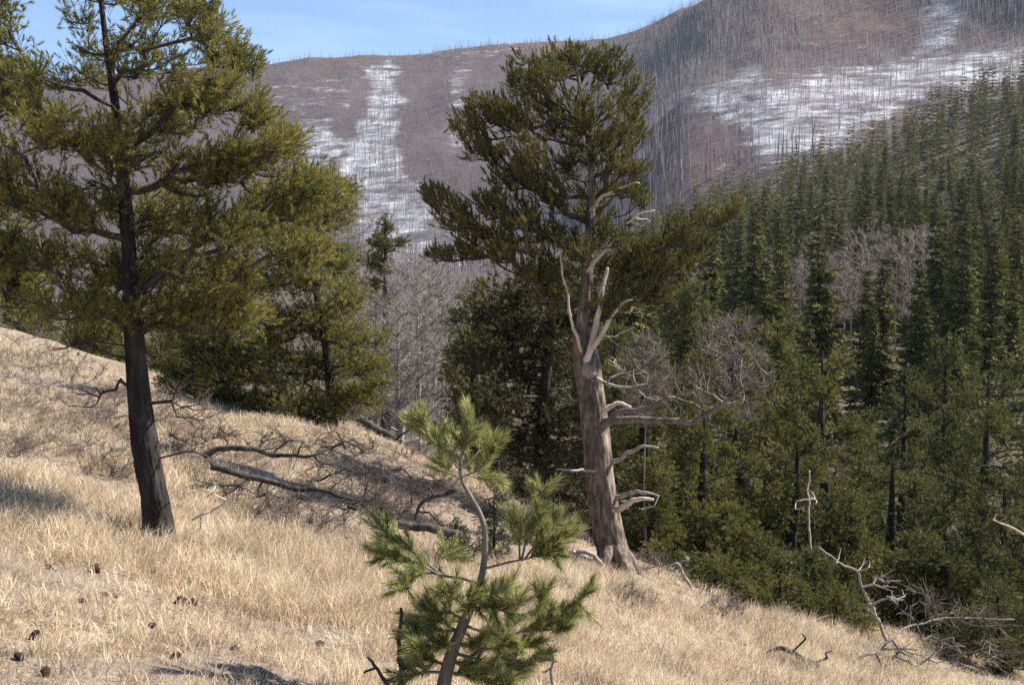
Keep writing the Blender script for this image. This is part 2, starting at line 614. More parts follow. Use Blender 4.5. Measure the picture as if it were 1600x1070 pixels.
def mountain_mat():
    m, nt, b = new_mat('burnt_mountainside_and_snow')
    at = nt.nodes.new('ShaderNodeAttribute')
    at.attribute_name = 'snow'
    ar = nt.nodes.new('ShaderNodeAttribute')
    ar.attribute_name = 'rock'
    n1 = noise(nt, 0.012, 6, 0.6)
    n2 = noise(nt, 0.09, 6, 0.7)
    n3 = noise(nt, 0.25, 4, 0.7, stretch=(1, 1, 3))
    r = ramp(nt, [(0.3, (0.060, 0.044, 0.048)), (0.5, (0.095, 0.070, 0.072)), (0.7, (0.135, 0.100, 0.095))])
    md = nt.nodes.new('ShaderNodeMath')
    md.operation = 'MULTIPLY_ADD'
    md.inputs[1].default_value = 0.6
    m2 = nt.nodes.new('ShaderNodeMath')
    m2.operation = 'MULTIPLY'
    m2.inputs[1].default_value = 0.4
    nt.links.new(n3.outputs['Fac'], m2.inputs[0])
    nt.links.new(n1.outputs['Fac'], md.inputs[0])
    nt.links.new(m2.outputs[0], md.inputs[2])
    nt.links.new(md.outputs[0], r.inputs['Fac'])
    rock = ramp(nt, [(0.35, (0.085, 0.048, 0.043)), (0.65, (0.165, 0.100, 0.082))])
    nt.links.new(n2.outputs['Fac'], rock.inputs['Fac'])
    c = mixc(nt, ar.outputs['Fac'], r.outputs['Color'], rock.outputs['Color'])
    # snow lies where its cover beats a patchy threshold
    sb = nt.nodes.new('ShaderNodeMath')
    sb.operation = 'ADD'
    nt.links.new(at.outputs['Fac'], sb.inputs[0])
    sh = nt.nodes.new('ShaderNodeMath')
    sh.operation = 'MULTIPLY_ADD'
    sh.inputs[1].default_value = 2.4
    sh.inputs[2].default_value = -1.2
    n4 = noise(nt, 0.05, 5, 0.7, stretch=(1, 1, 7), dist=0.5)
    av = nt.nodes.new('ShaderNodeMath')
    av.operation = 'MULTIPLY_ADD'
    av.inputs[1].default_value = 0.5
    hv = nt.nodes.new('ShaderNodeMath')
    hv.operation = 'MULTIPLY'
    hv.inputs[1].default_value = 0.5
    nt.links.new(n4.outputs['Fac'], hv.inputs[0])
    nt.links.new(n2.outputs['Fac'], av.inputs[0])
    nt.links.new(hv.outputs[0], av.inputs[2])
    nt.links.new(av.outputs[0], sh.inputs[0])
    nt.links.new(sh.outputs[0], sb.inputs[1])
    sr = ramp(nt, [(0.34, (0, 0, 0)), (0.92, (0.95, 0.95, 0.95))])
    nt.links.new(sb.outputs[0], sr.inputs['Fac'])
    af = nt.nodes.new('ShaderNodeAttribute')
    af.attribute_name = 'duff'
    fl = ramp(nt, [(0.35, (0.05, 0.042, 0.03)), (0.65, (0.13, 0.105, 0.075))])
    nt.links.new(n3.outputs['Fac'], fl.inputs['Fac'])
    c = mixc(nt, af.outputs['Fac'], c, fl.outputs['Color'])
    sw = ramp(nt, [(0.40, (0.32, 0.34, 0.40)), (0.64, (0.66, 0.68, 0.73))])
    nt.links.new(n4.outputs['Fac'], sw.inputs['Fac'])
    c2 = mixc(nt, sr.outputs['Color'], c, sw.outputs['Color'])
    nt.links.new(c2, b.inputs['Base Color'])
    bumpn(nt, b, n2.outputs['Fac'], 0.6, 3.0)
    b.inputs['Roughness'].default_value = 0.95
    return m


M['grass'] = grass_mat()
M['ground'] = ground_mat()
M['mountain'] = mountain_mat()


# ------------------------------------------------------------------ near hillside
def G(x, y):
    x = np.asarray(x, float)
    y = np.asarray(y, float)
    z = -1.6 - 0.271 * np.clip(x, -30, 12) - 0.1217 * y
    yc = np.interp(x, [-30, -14, -8, -4, -2, 0, 1.2, 4, 8, 14], [46, 38, 33, 27, 23.5, 19, 16.8, 16.8, 16.3, 15])
    t = np.maximum(y - yc, 0)
    z = z - 0.42 * t * t / (t + 2.2)
    z = z + 0.5 * np.exp(-((x + 3.2) ** 2 / 10 + (y - 21) ** 2 / 30))
    z = z + 0.30 * fbm(x * 0.33 + 5, y * 0.33, 3, 3) * np.clip((np.hypot(x, y) - 2) / 5, 0, 1)
    z = z + 0.13 * fbm(x * 1.7, y * 1.7, 9, 3)
    return z


def ground_mesh():
    s = np.linspace(-1, 1, 430)
    xs = 34 * np.sign(s) * np.abs(s) ** 1.55 * 0.9 + s * 3.4
    t = np.linspace(0, 1, 440)
    ys = -7 + 14 * t + 68 * t ** 2.6
    X, Y = np.meshgrid(xs, ys)
    Z = G(X, Y) + 0.05 * fbm(X * 5, Y * 5, 21, 3)
    nx, ny = len(xs), len(ys)
    i = np.arange(ny - 1)[:, None] * nx + np.arange(nx - 1)[None]
    q = np.stack([i, i + 1, i + nx + 1, i + nx], -1).reshape(-1, 4)
    me = make_mesh('hillside', np.stack([X, Y, Z], -1), [q], M['ground'], True)
    return link('hillside_ground', me, kind='structure')


ground_mesh()

# ------------------------------------------------------------------ valley, forested slope and mountain
UK = np.array([-900, -400, 0, 300, 450, 620, 800, 900, 980, 1070, 1100, 1200, 1350, 1500, 1600, 1800, 2400], float)


def over_u(us, vals):
    return np.interp(UK, us, vals)


ROWS = []          # each: (depth over UK, picture height over UK)
one = np.ones_like(UK)
ROWS.append((26 * one, 1100 * one))
ROWS.append((60 * one, over_u([-900, 0, 300, 600, 1000, 1200, 1600, 2400], [560, 600, 620, 650, 620, 600, 600, 600])))
ROWS.append((120 * one, over_u([-900, 0, 300, 600, 800, 1000, 1200, 1400, 1600, 2400], [520, 540, 560, 585, 580, 545, 515, 500, 490, 440])))
ROWS.append((200 * one, over_u([-900, 0, 600, 800, 1000, 1200, 1400, 1600, 2400], [490, 500, 530, 525, 465, 405, 365, 320, 100])))
ROWS.append((285 * one, over_u([-900, 0, 600, 800, 960, 1060, 1250, 1450, 1600, 2400], [470, 480, 490, 480, 420, 350, 285, 190, 135, -190])))
ROWS.append((345 * one, over_u([-900, 0, 600, 800, 960, 1060, 1250, 1450, 1600, 2400], [465, 472, 480, 470, 440, 400, 345, 260, 210, -90])))
ROWS.append((450 * one, over_u([-900, 0, 600, 900, 1000, 1200, 1600, 2400], [455, 460, 465, 450, 420, 330, 300, 200])))
ROWS.append((560 * one, over_u([-900, 0, 600, 900, 1000, 1060, 1200, 1350, 1600, 2400], [440, 448, 445, 420, 300, 240, 190, 165, 140, 0])))
ROWS.append((640 * one, over_u([-900, 0, 600, 800, 900, 980, 1010, 1060, 1110, 1200, 1350, 1500, 1600, 2400], [425, 430, 425, 400, 330, 230, 178, 150, 130, 106, 100, 82, 76, -60])))
ROWS.append((690 * one, over_u([-900, 0, 600, 800, 900, 980, 1010, 1060, 1110, 1200, 1350, 1500, 1600, 2400], [395, 400, 390, 365, 310, 235, 190, 165, 148, 122, 112, 92, 86, -50])))
RD = over_u([-900, 900, 970, 1065, 1085, 1200, 1400, 1470, 1540, 1600, 2400], [1010, 1010, 1000, 960, 880, 850, 860, 880, 800, 770, 740])
RPY = over_u([-900, -400, 0, 300, 400, 500, 620, 700, 800, 900, 980, 1070, 1200, 1400, 1700, 2400], [190, 150, 124, 110, 105, 101, 79, 73, 68, 63, 47, 6, -50, -120, -210, -300])
ROWS.append((RD, RPY))
ROWS.append((RD + 70, RPY + 6))
ROWS.append((RD + 400, RPY + 170))
NU, SUB = 760, [10, 14, 18, 22, 10, 14, 18, 26, 12, 110, 8, 8]


def far_terrain():
    us = np.linspace(-900, 2400, NU)
    D, Z = [], []
    for (d, p) in ROWS:
        dd = np.interp(us, UK, d)
        pp = np.interp(us, UK, p)
        D.append(dd)
        Z.append(W(us, pp, dd)[:, 2])
    DD, ZZ = [], []
    for k in range(len(ROWS) - 1):
        t = np.arange(SUB[k])[:, None] / SUB[k]
        DD.append(D[k] * (1 - t) + D[k + 1] * t)
        ZZ.append(Z[k] * (1 - t) + Z[k + 1] * t)
    DD.append(D[-1][None])
    ZZ.append(Z[-1][None])
    DD, ZZ = np.concatenate(DD), np.concatenate(ZZ)

    def smooth(a, n, ax):
        for _ in range(n):
            b = np.roll(a, 1, ax) * 0.25 + a * 0.5 + np.roll(a, -1, ax) * 0.25
            if ax == 0:
                b[0], b[-1] = a[0], a[-1]
            else:
                b[:, 0], b[:, -1] = a[:, 0], a[:, -1]
            a = b
        return a
    DD, ZZ = smooth(DD, 12, 1), smooth(ZZ, 12, 1)
    DD, ZZ = smooth(DD, 2, 0), smooth(ZZ, 2, 0)
    X = (us[None] - CX) / F * DD
    amp = np.interp(DD, [60, 300, 600, 1000, 1200], [0.6, 2.0, 5.0, 9.0, 6.0])
    Z1 = ZZ + amp * 1.5 * fbm(X * 0.012 + 3, DD * 0.006, 31, 5) + amp * 0.35 * fbm(X * 0.06, DD * 0.06, 41, 3)
    return us, np.stack([X, DD, Z1], -1)


US, FT = far_terrain()
NV = FT.shape[0]
PXg, PYg = pix(FT)


def in_poly(px, py, poly):
    poly = np.asarray(poly, float)
    ins = np.zeros(px.shape, bool)
    dist = np.full(px.shape, 1e9)
    for i in range(len(poly)):
        a, b = poly[i], poly[(i + 1) % len(poly)]
        c = ((a[1] > py) != (b[1] > py)) & (px < (b[0] - a[0]) * (py - a[1]) / (b[1] - a[1] + 1e-9) + a[0])
        ins ^= c
        ab = b - a
        t = np.clip(((px - a[0]) * ab[0] + (py - a[1]) * ab[1]) / (ab @ ab), 0, 1)
        dist = np.minimum(dist, np.hypot(px - a[0] - t * ab[0], py - a[1] - t * ab[1]))
    return np.where(ins, dist, -dist)


SNOW = [  # outline on the mountainside, cover, softness
    ([(572, 105), (615, 104), (622, 140), (634, 172), (620, 195), (628, 250), (632, 275), (600, 300), (536, 290), (528, 250), (554, 205), (574, 150)], 0.70, 12),
    ([(540, 270), (640, 270), (690, 330), (700, 420), (600, 420), (540, 380)], 0.62, 24),
    ([(640, 330), (800, 330), (800, 430), (640, 430)], 0.45, 25),
    ([(468, 190), (520, 185), (545, 230), (520, 262), (470, 262)], 0.60, 12),
    ([(370, 120), (570, 112), (560, 190), (470, 190), (380, 190)], 0.30, 16),
    ([(400, 190), (545, 190), (540, 360), (400, 360)], 0.36, 18),
    ([(706, 100), (745, 100), (735, 180), (705, 185)], 0.42, 8),
    ([(700, 185), (730, 185), (730, 250), (700, 240)], 0.45, 8),
    ([(640, 80), (810, 70), (810, 95), (640, 100)], 0.34, 6),
    ([(1012, 190), (1010, 172), (1060, 142), (1110, 122), (1190, 98), (1210, 128), (1270, 112), (1340, 98), (1420, 90), (1500, 76), (1620, 70), (1620, 140), (1450, 140), (1380, 195), (1290, 255), (1175, 275), (1170, 215), (1110, 170), (1060, 160)], 0.61, 16),
    ([(1455, -20), (1520, -20), (1480, 90), (1425, 100)], 0.60, 12),
    ([(1180, 20), (1300, 10), (1430, 60), (1420, 100), (1200, 70)], 0.20, 20),
    ([(1120, 250), (1150, 250), (1150, 270), (1120, 270)], 0.6, 8),
]
ROCK = [([(1068, 0), (1430, 0), (1440, 60), (1200, 70), (1080, 60)], 0.9, 14), ([(600, 76), (640, 76), (640, 92), (600, 92)], 0.8, 5), ([(735, 70), (905, 62), (905, 85), (735, 92)], 0.7, 6),
        ([(1000, 190), (1150, 190), (1160, 330), (1000, 330)], 0.55, 25), ([(500, 95), (570, 90), (570, 108), (500, 110)], 0.6, 5), ([(980, 40), (1070, 6), (1070, 60), (990, 70)], 0.4, 12)]


def cover(px, py, spec):
    out = np.zeros(px.shape)
    for poly, c, s in spec:
        out = np.maximum(out, c * np.clip(in_poly(px, py, poly) / s * 0.5 + 0.5, 0, 1))
    return out


wig1 = fbm(PXg / 38, PYg / 22, 77, 3) * 40
wig2 = fbm(PXg / 38 + 50, PYg / 22, 78, 3) * 30
far_mask = np.clip((FT[..., 1] - 450) / 80, 0, 1)
snow_v = cover(PXg + wig1, PYg + wig2, SNOW) * far_mask
rock_v = cover(PXg + wig1, PYg + wig2, ROCK) * far_mask
i = np.arange(NV - 1)[:, None] * NU + np.arange(NU - 1)[None]
quads = np.stack([i, i + 1, i + NU + 1, i + NU], -1).reshape(-1, 4)
me = make_mesh('mountainside', FT, [quads], M['mountain'], True)
duff_v = np.clip((430 - FT[..., 1]) / 60, 0, 1)
for nm, arr in (('snow', snow_v), ('rock', rock_v), ('duff', duff_v)):
    at = me.attributes.new(nm, 'FLOAT', 'POINT')
    at.data.foreach_set('value', arr.astype(np.float32).ravel())
link('mountain_terrain', me, kind='structure')


def on_far(u, v):
    """surface point at fractional grid position"""
    iu = np.clip((u + 900) / 3300 * (NU - 1), 0, NU - 1.001)
    iv = np.clip(v, 0, NV - 1.001)
    a, b = iu.astype(int), iv.astype(int)
    fa, fb = (iu - a)[:, None], (iv - b)[:, None]
    return (FT[b, a] * (1 - fa) + FT[b, a + 1] * fa) * (1 - fb) + (FT[b + 1, a] * (1 - fa) + FT[b + 1, a + 1] * fa) * fb


VROW = np.concatenate([[0], np.cumsum(SUB)])

# ------------------------------------------------------------------ burnt trunks standing on the mountain
NB = 75000
u = rng.uniform(-250, 1850, NB)
v = VROW[6] + (VROW[10] + 1.5 - VROW[6]) * rng.random(NB) ** 0.85
p = on_far(u, v)
px, py = pix(p)
sn = cover(px + fbm(px / 38, py / 22, 77, 3) * 40, py + fbm(px / 38 + 50, py / 22, 78, 3) * 30, SNOW[:1])
dens = 0.60 + 1.2 * fbm(px / 60, py / 40, 55, 3) + 0.10 * sn
dens = np.where((px > 1000) & (p[:, 1] < 720), dens * 0.5, dens)
keep = rng.random(NB) < np.clip(dens, 0.05, 1)
p, px, py = p[keep], px[keep], py[keep]
hgt = rng.uniform(5.0, 12.0, len(p)) * np.where(py > 250, 1.35, 1.0) * np.interp(p[:, 1], [500, 800, 930, 1020], [1.2, 0.9, 0.75, 0.5]) * rng.choice([0.45, 0.8, 1.0, 1.2], len(p))
lean = rng.normal(0, 0.05, (len(p), 2)) * np.where(rng.random((len(p), 1)) < 0.06, 7, 1)
top = p + np.column_stack([lean[:, 0] * hgt, lean[:, 1] * hgt, hgt])
rb = rng.uniform(0.08, 0.19, len(p))
show = (hgt / p[:, 1]) * ((px > -20) & (px < 1620) & (py > 0) & (py < 430) & ~((px > 1040) & (py > 330)))
order = np.argsort(-show)
first = order[:300]
rest = order[300:]


def burnt_protos():
    out = []
    for k in range(4):
        z = np.linspace(0, 1, 6)
        pts = np.column_stack([rng.normal(0, 0.004, 6), rng.normal(0, 0.004, 6), z])
        g = tube(pts, np.linspace(0.020, 0.004, 6), 5)
        nb = 7
        h = rng.uniform(0.3, 0.95, nb)
        az = rng.random(nb) * 6.28
        ln = rng.uniform(0.03, 0.09, nb) * (1.15 - h)
        s = np.column_stack([np.zeros(nb), np.zeros(nb), h])
        e = s + np.column_stack([np.cos(az) * ln, np.sin(az) * ln, ln * rng.uniform(-0.3, 0.6, nb)])
        out.append((make_mesh('burnt_trunk', *g, M['burnt'], True), make_mesh('burnt_stub', *prisms(s, e, np.full(nb, 0.005), np.full(nb, 0.002), 3), M['burnt'])))
    return out


bp = burnt_protos()
for q, idx in enumerate(first):
    a, b = bp[q % 4]
    o = thing('burnt_tree', 'bare burnt tree trunk standing upright on the far mountainside', 'dead tree', p[idx] - np.array([0, 0, 0.4]), 'burnt trees standing on the mountain')
    s = hgt[idx]
    o.scale = (s * 0.9, s * 0.9, s)
    o.rotation_euler = (lean[idx, 1], lean[idx, 0], rng.random() * 6)
    link('trunk', a, o)
    link('branch_stubs', b, o, kind='stuff')
v0, f0 = prisms(p[rest] - np.array([0, 0, 0.5]), top[rest], rb[rest], rb[rest] * 0.35, 3)
pick = rng.choice(rest, len(rest) // 2, replace=False)
t = rng.uniform(0.45, 0.95, len(pick))[:, None]
bs = p[pick] * (1 - t) + top[pick] * t
az = rng.random(len(pick)) * 6.28
bl = rng.uniform(0.5, 1.3, len(pick))
be = bs + np.column_stack([np.cos(az) * bl, np.sin(az) * bl, bl * 0.3])
geo = join((v0, f0), prisms(bs, be, np.full(len(pick), 0.09), np.full(len(pick), 0.04), 3))
o = link('burnt_forest', make_mesh('burnt_forest', *geo, M['burnt']), kind='stuff')
tag(o, 'dense stand of grey burnt trunks covering the far mountainside', 'burnt forest')

# ------------------------------------------------------------------ spruce slope on the right


def spruce_proto(seed, fat, lowres=False):
    r = np.random.default_rng(seed)
    asym = r.random() * 6.28
    levels = 15 if lowres else 34
    B, D, LN = [], [], []
    for k in range(levels):
        h = 0.04 + 0.95 * (k / levels) ** 0.93 + r.normal(0, 0.010)
        R = fat * max(1 - h, 0.0) ** 0.8 * r.uniform(0.6, 1.2) + 0.010
        nb = (6 if h < 0.7 else 4) if lowres else (10 if h < 0.7 else 7)
        a0 = r.random() * 6.28
        for q in range(nb):
            az = a0 + q * 6.28 / nb + r.normal(0, 0.3)
            if r.random() < 0.08:
                continue
            ln = R * r.uniform(0.5, 1.3) * (1 + 0.25 * math.sin(az + asym + h * 5))
            B.append([0, 0, h + 0.012])
            D.append([math.cos(az), math.sin(az), -0.28 + r.normal(0, 0.16) + 0.5 * h])
            LN.append(ln)
    B, D, LN = np.array(B), norm(np.array(D)), np.array(LN)
    m = 4 if lowres else 11
    n = len(B)
    t = (np.arange(m)[None] + r.random((n, m))) / m
    sg = np.where(np.arange(m) % 2, 1.0, -1.0)[None] * np.ones((n, 1))
    sd = np.column_stack([-D[:, 1], D[:, 0], 0 * D[:, 0]])
    base = B[:, None] + D[:, None] * (LN[:, None] * t * 0.85)[..., None]
    dr = norm(D[:, None] * 0.75 + sd[:, None] * (sg * r.uniform(0.2, 1.0, (n, m)))[..., None] + np.stack([0 * t, 0 * t, r.normal(-0.25, 0.35, (n, m))], -1))
    sl = (0.016 + LN[:, None] * 0.36 * (1.15 - t)) * r.uniform(0.7, 1.3, (n, m))
    wv = norm(np.cross(dr, r.normal(0, 1, (n, m, 3)))) * (sl * (0.26 if lowres else 0.17))[..., None]
    v = np.stack([base - wv, base + wv, base + dr * sl[..., None]], 2).reshape(-1, 3)
    crown = make_mesh('spruce_crown', v, [np.arange(len(v)).reshape(-1, 3)], M['spruce'])
    z = np.linspace(-0.03, 0.97, 5)
    tr = make_mesh('spruce_trunk', *tube(np.column_stack([z * 0, z * 0, z]), np.linspace(0.014, 0.002, 5), 6), M['twig_dark'], True)
    return crown, tr


SPR = [spruce_proto(100 + k, f) for k, f in enumerate([0.13, 0.16, 0.19, 0.24, 0.145, 0.21])]


def bare_proto(seed, mt, mw, n=90, wide=0.24):
    global rng
    keep_rng, rng = rng, np.random.default_rng(seed)
    n = n * 2
    z = np.linspace(0, 0.93, 6)
    sk = Skeleton(np.column_stack([rng.normal(0, 0.008, 6) * z, rng.normal(0, 0.008, 6) * z, z]), np.linspace(0.010, 0.002, 6), 30)
    h = rng.uniform(0.3, 1.0, n)
    rr = wide * np.sqrt(rng.random(n)) * np.sin(np.clip((h - 0.2) / 0.85, 0, 1) * 3.0) ** 0.7
    az = rng.random(n) * 6.28
    sk.grow(np.column_stack([np.cos(az) * rr, np.sin(az) * rr, h]), rise=0.75, step=0.06, sag=0.05, lo=5)
    sk.radii(0.0009, 0.42)
    limbs, g = sk.wood(3, 10 ** 6)
    tp, td = sk.tipdirs()
    a, b, d = spread(tp, td, 8, 0.06, 0.5, 0.6)
    geo = join(g, prisms(a, b, np.full(len(a), 0.0010), np.full(len(a), 0.0004), 3))
    rng = keep_rng
    return make_mesh('bare_crown', *geo, mw), make_mesh('bare_trunk', *tube(sk.tp, sk.tr, 6), mt, True)


ASP = [bare_proto(300 + k, M['aspen_bark'], M['aspen_far'], 90, w) for k, w in enumerate([0.2, 0.26, 0.3])]


def slope_points(n, umin, umax, v0, v1, mind):
    out = []
    tries = 0
    while len(out) < n and tries < n * 60:
        tries += 1
        uu = np.array([rng.uniform(umin, umax)])
        vv = np.array([v0 + (v1 - v0) * rng.random() ** 0.62])
        q = on_far(uu, vv)[0]
        if all((q[0] - w[0]) ** 2 + (q[1] - w[1]) ** 2 > (mind * (0.6 + q[1] / 300)) ** 2 for w in out[-400:]):
            out.append(q)
    return np.array(out)


ASPEN_SPOTS = [(1270, 495, 95), (1300, 490, 100), (1330, 490, 100), (1250, 510, 92), (1355, 500, 96), (1290, 515, 90), (1085, 440, 120), (1100, 450, 110), (1360, 400, 150), (1385, 415, 140), (1375, 405, 145),
               (1450, 420, 130), (1470, 330, 180), (1190, 500, 100), (1420, 540, 85), (1440, 530, 88), (1160, 410, 140), (1230, 520, 88), (1320, 520, 88), (1400, 525, 86), (1345, 515, 92), (1500, 470, 110), (1310, 330, 190), (1200, 420, 140)]
sp = slope_points(1300, 960, 1700, VROW[1] - 4, VROW[4] + 2, 1.85)
spx, spy = pix(sp)
ok = (spx < 1660)
# leave room for the bare aspen groves
for (ax, ay, ad) in ASPEN_SPOTS:
    ok &= ~((np.abs(spx - ax) < 26) & (sp[:, 1] < ad + 4) & (sp[:, 1] > ad - 26))
sp = sp[ok]
shgt = rng.uniform(6.0, 12.0, len(sp)) * rng.choice([0.7, 1, 1], len(sp)) * np.where(sp[:, 1] < 90, 0.8, 1.0)
order = np.argsort(-shgt / sp[:, 1])
low = [spruce_proto(200 + k, f, True) for k, f in enumerate([0.13, 0.16, 0.19])]
lv = [np.array([v.co[:] for v in m.vertices]) for m, _ in low]
mass = []
for k in order[300:]:
    v = lv[k % 3] * shgt[k]
    a = rng.random() * 6.28
    mass.append(np.column_stack([v[:, 0] * math.cos(a) - v[:, 1] * math.sin(a), v[:, 0] * math.sin(a) + v[:, 1] * math.cos(a), v[:, 2]]) + sp[k])
if mass:
    mass = np.concatenate(mass)
    o = link('spruce_forest', make_mesh('spruce_forest', mass, [np.arange(len(mass)).reshape(-1, 3)], M['spruce']), kind='stuff')
    tag(o, 'spruces massed far up the forested slope across the valley', 'spruce forest')
for k in order[:300]:
    q = sp[k]
    c, t = SPR[int(rng.integers(6))]
    far = q[1] > 180
    lab = 'dark green spruce near the top of the forested slope across the valley' if far else 'dark green spruce low on the forested slope across the valley'
    o = thing('spruce_tree', lab, 'spruce', q, 'spruces on the forested upper slope' if far else 'spruces on the forested lower slope')
    s = float(shgt[k])
    o.scale = (s, s, s)
    o.rotation_euler = (rng.normal(0, 0.035), rng.normal(0, 0.035), rng.random() * 6.28)
    link('crown', c, o)
    link('trunk', t, o)
for k, (ax, ay, ad) in enumerate(ASPEN_SPOTS):
    iu = (ax + 900) / 3300 * (NU - 1)
    col = FT[:VROW[5], int(iu)]
    z = np.interp(ad, col[:, 1], col[:, 2])
    q = np.array([(ax - CX) / F * ad, ad, z])
    o = thing('bare_aspen', 'bare pinkish grey aspen in a leafless grove among the spruces', 'aspen', q, 'bare aspens among the spruces')
    s = rng.uniform(6.0, 8.5)
    o.scale = (s, s, s)
    o.rotation_euler = (0, 0, rng.random() * 6.28)
    c, t = ASP[k % 3]
    link('crown', c, o)
    link('trunk', t, o)

# ------------------------------------------------------------------ air
hz = bpy.data.materials.new('thin_blue_haze')
hz.use_nodes = True
hz.node_tree.nodes.clear()
pv = hz.node_tree.nodes.new('ShaderNodeVolumePrincipled')
pv.inputs['Color'].default_value = (0.72, 0.82, 1.0, 1)
pv.inputs['Density'].default_value = 0.00009
ho = hz.node_tree.nodes.new('ShaderNodeOutputMaterial')
hz.node_tree.links.new(pv.outputs[0], ho.inputs['Volume'])
lo_, hi_ = FT.reshape(-1, 3).min(0), FT.reshape(-1, 3).max(0)
X0, X1, Y0, Y1, Z0, Z1 = lo_[0] - 40, hi_[0] + 40, -60, hi_[1] + 40, min(lo_[2], -45) - 1, hi_[2] + 20
bv = [(x, y, z) for z in (Z0, Z1) for x, y in ((X0, Y0), (X1, Y0), (X1, Y1), (X0, Y1))]
link('haze', make_mesh('haze', bv, [np.array([(3, 2, 1, 0), (4, 5, 6, 7), (0, 1, 5, 4), (1, 2, 6, 5), (2, 3, 7, 6), (3, 0, 4, 7)])], hz), kind='stuff')
print('haze box', X0, X1, Y0, Y1, Z0, Z1)

# ------------------------------------------------------------------ pines


def pine(name, label, cat, trunk, rad, tips, fol, bark, wood, rise=0.4, rt=0.004, twigs=6, tsize=0.12, ndl=14, nl=0.05, nw=0.005, step=0.15, sides=5, big=10,
         sag=0.1, lo=6, up=0.5, base=None, group=None, tsides=14, bump=0.12, k=1.2, hi=None, tn=60, jit=0.8, shoot=0.05, ends=(20, 70), furrow=0.0):
    trunk = np.asarray(trunk, float)
    base = trunk[0] if base is None else base
    root = thing(name, label, cat, base, group)
    sk = Skeleton(trunk, rad, tn)
    sk.grow(tips, rise=rise, step=step, sag=sag, lo=lo, k=k, hi=hi)
    sk.radii(rt)
    if furrow:
        fine = spline(np.column_stack([sk.tp, sk.tr]), 260)
        part('trunk', tube(fine[:, :3], fine[:, 3], 56, bump, 5, True, furrow), bark, root, True)
    else:
        part('trunk', tube(sk.tp, sk.tr, tsides, bump, 5), bark, root, True)
    limbs, rest = sk.wood(sides, big)
    for g in limbs:
        part('limb', g, wood, root, True)
    tp, td = sk.tipdirs()
    a, b, d = spread(tp, td, twigs, tsize, up, jit)
    tw = prisms(a, b, np.full(len(a), rt * 0.8), np.full(len(a), rt * 0.5), 3)
    part('twigs', join(rest, tw) if rest is not None else tw, wood, root, False, 'stuff')
    part('crown', needles(b, d, ndl, nl, nw, ends[0], ends[1], shoot), fol, root, False, 'stuff')
    return root, sk


def base_at(px, d, sink=0.15):
    x = (px - CX) / (F * CP) * d
    return np.array([x, d, float(G(x, d)) - sink])


# --- tall pine on the left
d = 9.0
b0 = W(252, 862, d)
print('left base', b0, G(b0[0], b0[1]))
tr = np.vstack([b0, W([243, 222, 212, 205, 196, 182, 165, 150], [790, 660, 560, 450, 320, 180, 60, -60], d)])
LOBES_L = [(165, -25, 80, 40, 18), (250, 10, 55, 35, 20), (320, 35, 45, 35, 24), (380, 105, 38, 25, 20), (340, 75, 45, 30, 16), (230, 90, 60, 40, 26), (110, 30, 40, 25, 6), (140, 110, 50, 35, 14), (60, 120, 55, 30, 14), (320, 150, 70, 35, 36),
           (255, 190, 70, 40, 34), (400, 180, 45, 25, 20), (450, 225, 35, 18, 16), (400, 250, 70, 30, 34), (480, 290, 45, 22, 20), (520, 310, 28, 18, 10), (440, 330, 80, 35, 40), (330, 270, 80, 40, 44), (180, 230, 80, 50, 42), (70, 210, 70, 45, 36), (20, 300, 60, 45, 28),
           (120, 320, 80, 45, 44), (240, 340, 80, 45, 46), (350, 360, 80, 40, 44), (470, 390, 50, 30, 26), (50, 400, 70, 40, 34), (150, 420, 80, 40, 40), (250, 430, 80, 45, 44), (350, 440, 70, 45, 36), (200, 490, 70, 30, 26), (110, 480, 60, 25, 20), (300, 500, 60, 35, 26),
           (140, 530, 45, 15, 10), (-60, 250, 70, 80, 30), (-60, 400, 70, 60, 24), (-30, 60, 60, 60, 20), (380, 500, 60, 40, 24)]
LOBES_L = [(x, y, rx, ry, n, rng.uniform(-0.5, 0.5), 0.45) for x, y, rx, ry, n in LOBES_L]
pine('pine_tree', 'tall olive green pine with a dark leaning trunk at left on the grassy slope', 'pine', tr, [0.118, 0.096, 0.082, 0.07, 0.056, 0.042, 0.03, 0.02, 0.012], lobe_tips(LOBES_L, d, 1.3), M['pine_left'], M['bark_dark'], M['twig_dark'],
     rise=0.45, rt=0.0024, twigs=12, tsize=0.13, ndl=20, nl=0.036, nw=0.0050, step=0.10, big=40, lo=20, furrow=0.09, sag=0.12, jit=0.65, up=0.6, shoot=0.05, ends=(12, 65))

# dead lower branches of the left pine hang on it too
root_left = bpy.data.objects['pine_tree']
bl = Skeleton(np.vstack([b0, W([243, 222, 212, 205], [790, 660, 560, 450], d)]), [0.05] * 5, 40)
tips = lobe_tips([(320, 640, 60, 25, 16), (290, 600, 30, 30, 8), (170, 600, 50, 20, 12), (130, 620, 40, 20, 8), (340, 700, 50, 15, 6), (110, 540, 30, 20, 6)], d)
bl.grow(tips, rise=0.2, step=0.08, lo=10, sag=-0.05)
bl.radii(0.0028)
limbs, rest = bl.wood(5, 10 ** 6)
part('dead_branches', rest, M['twig_dark'], root_left, True, 'stuff')

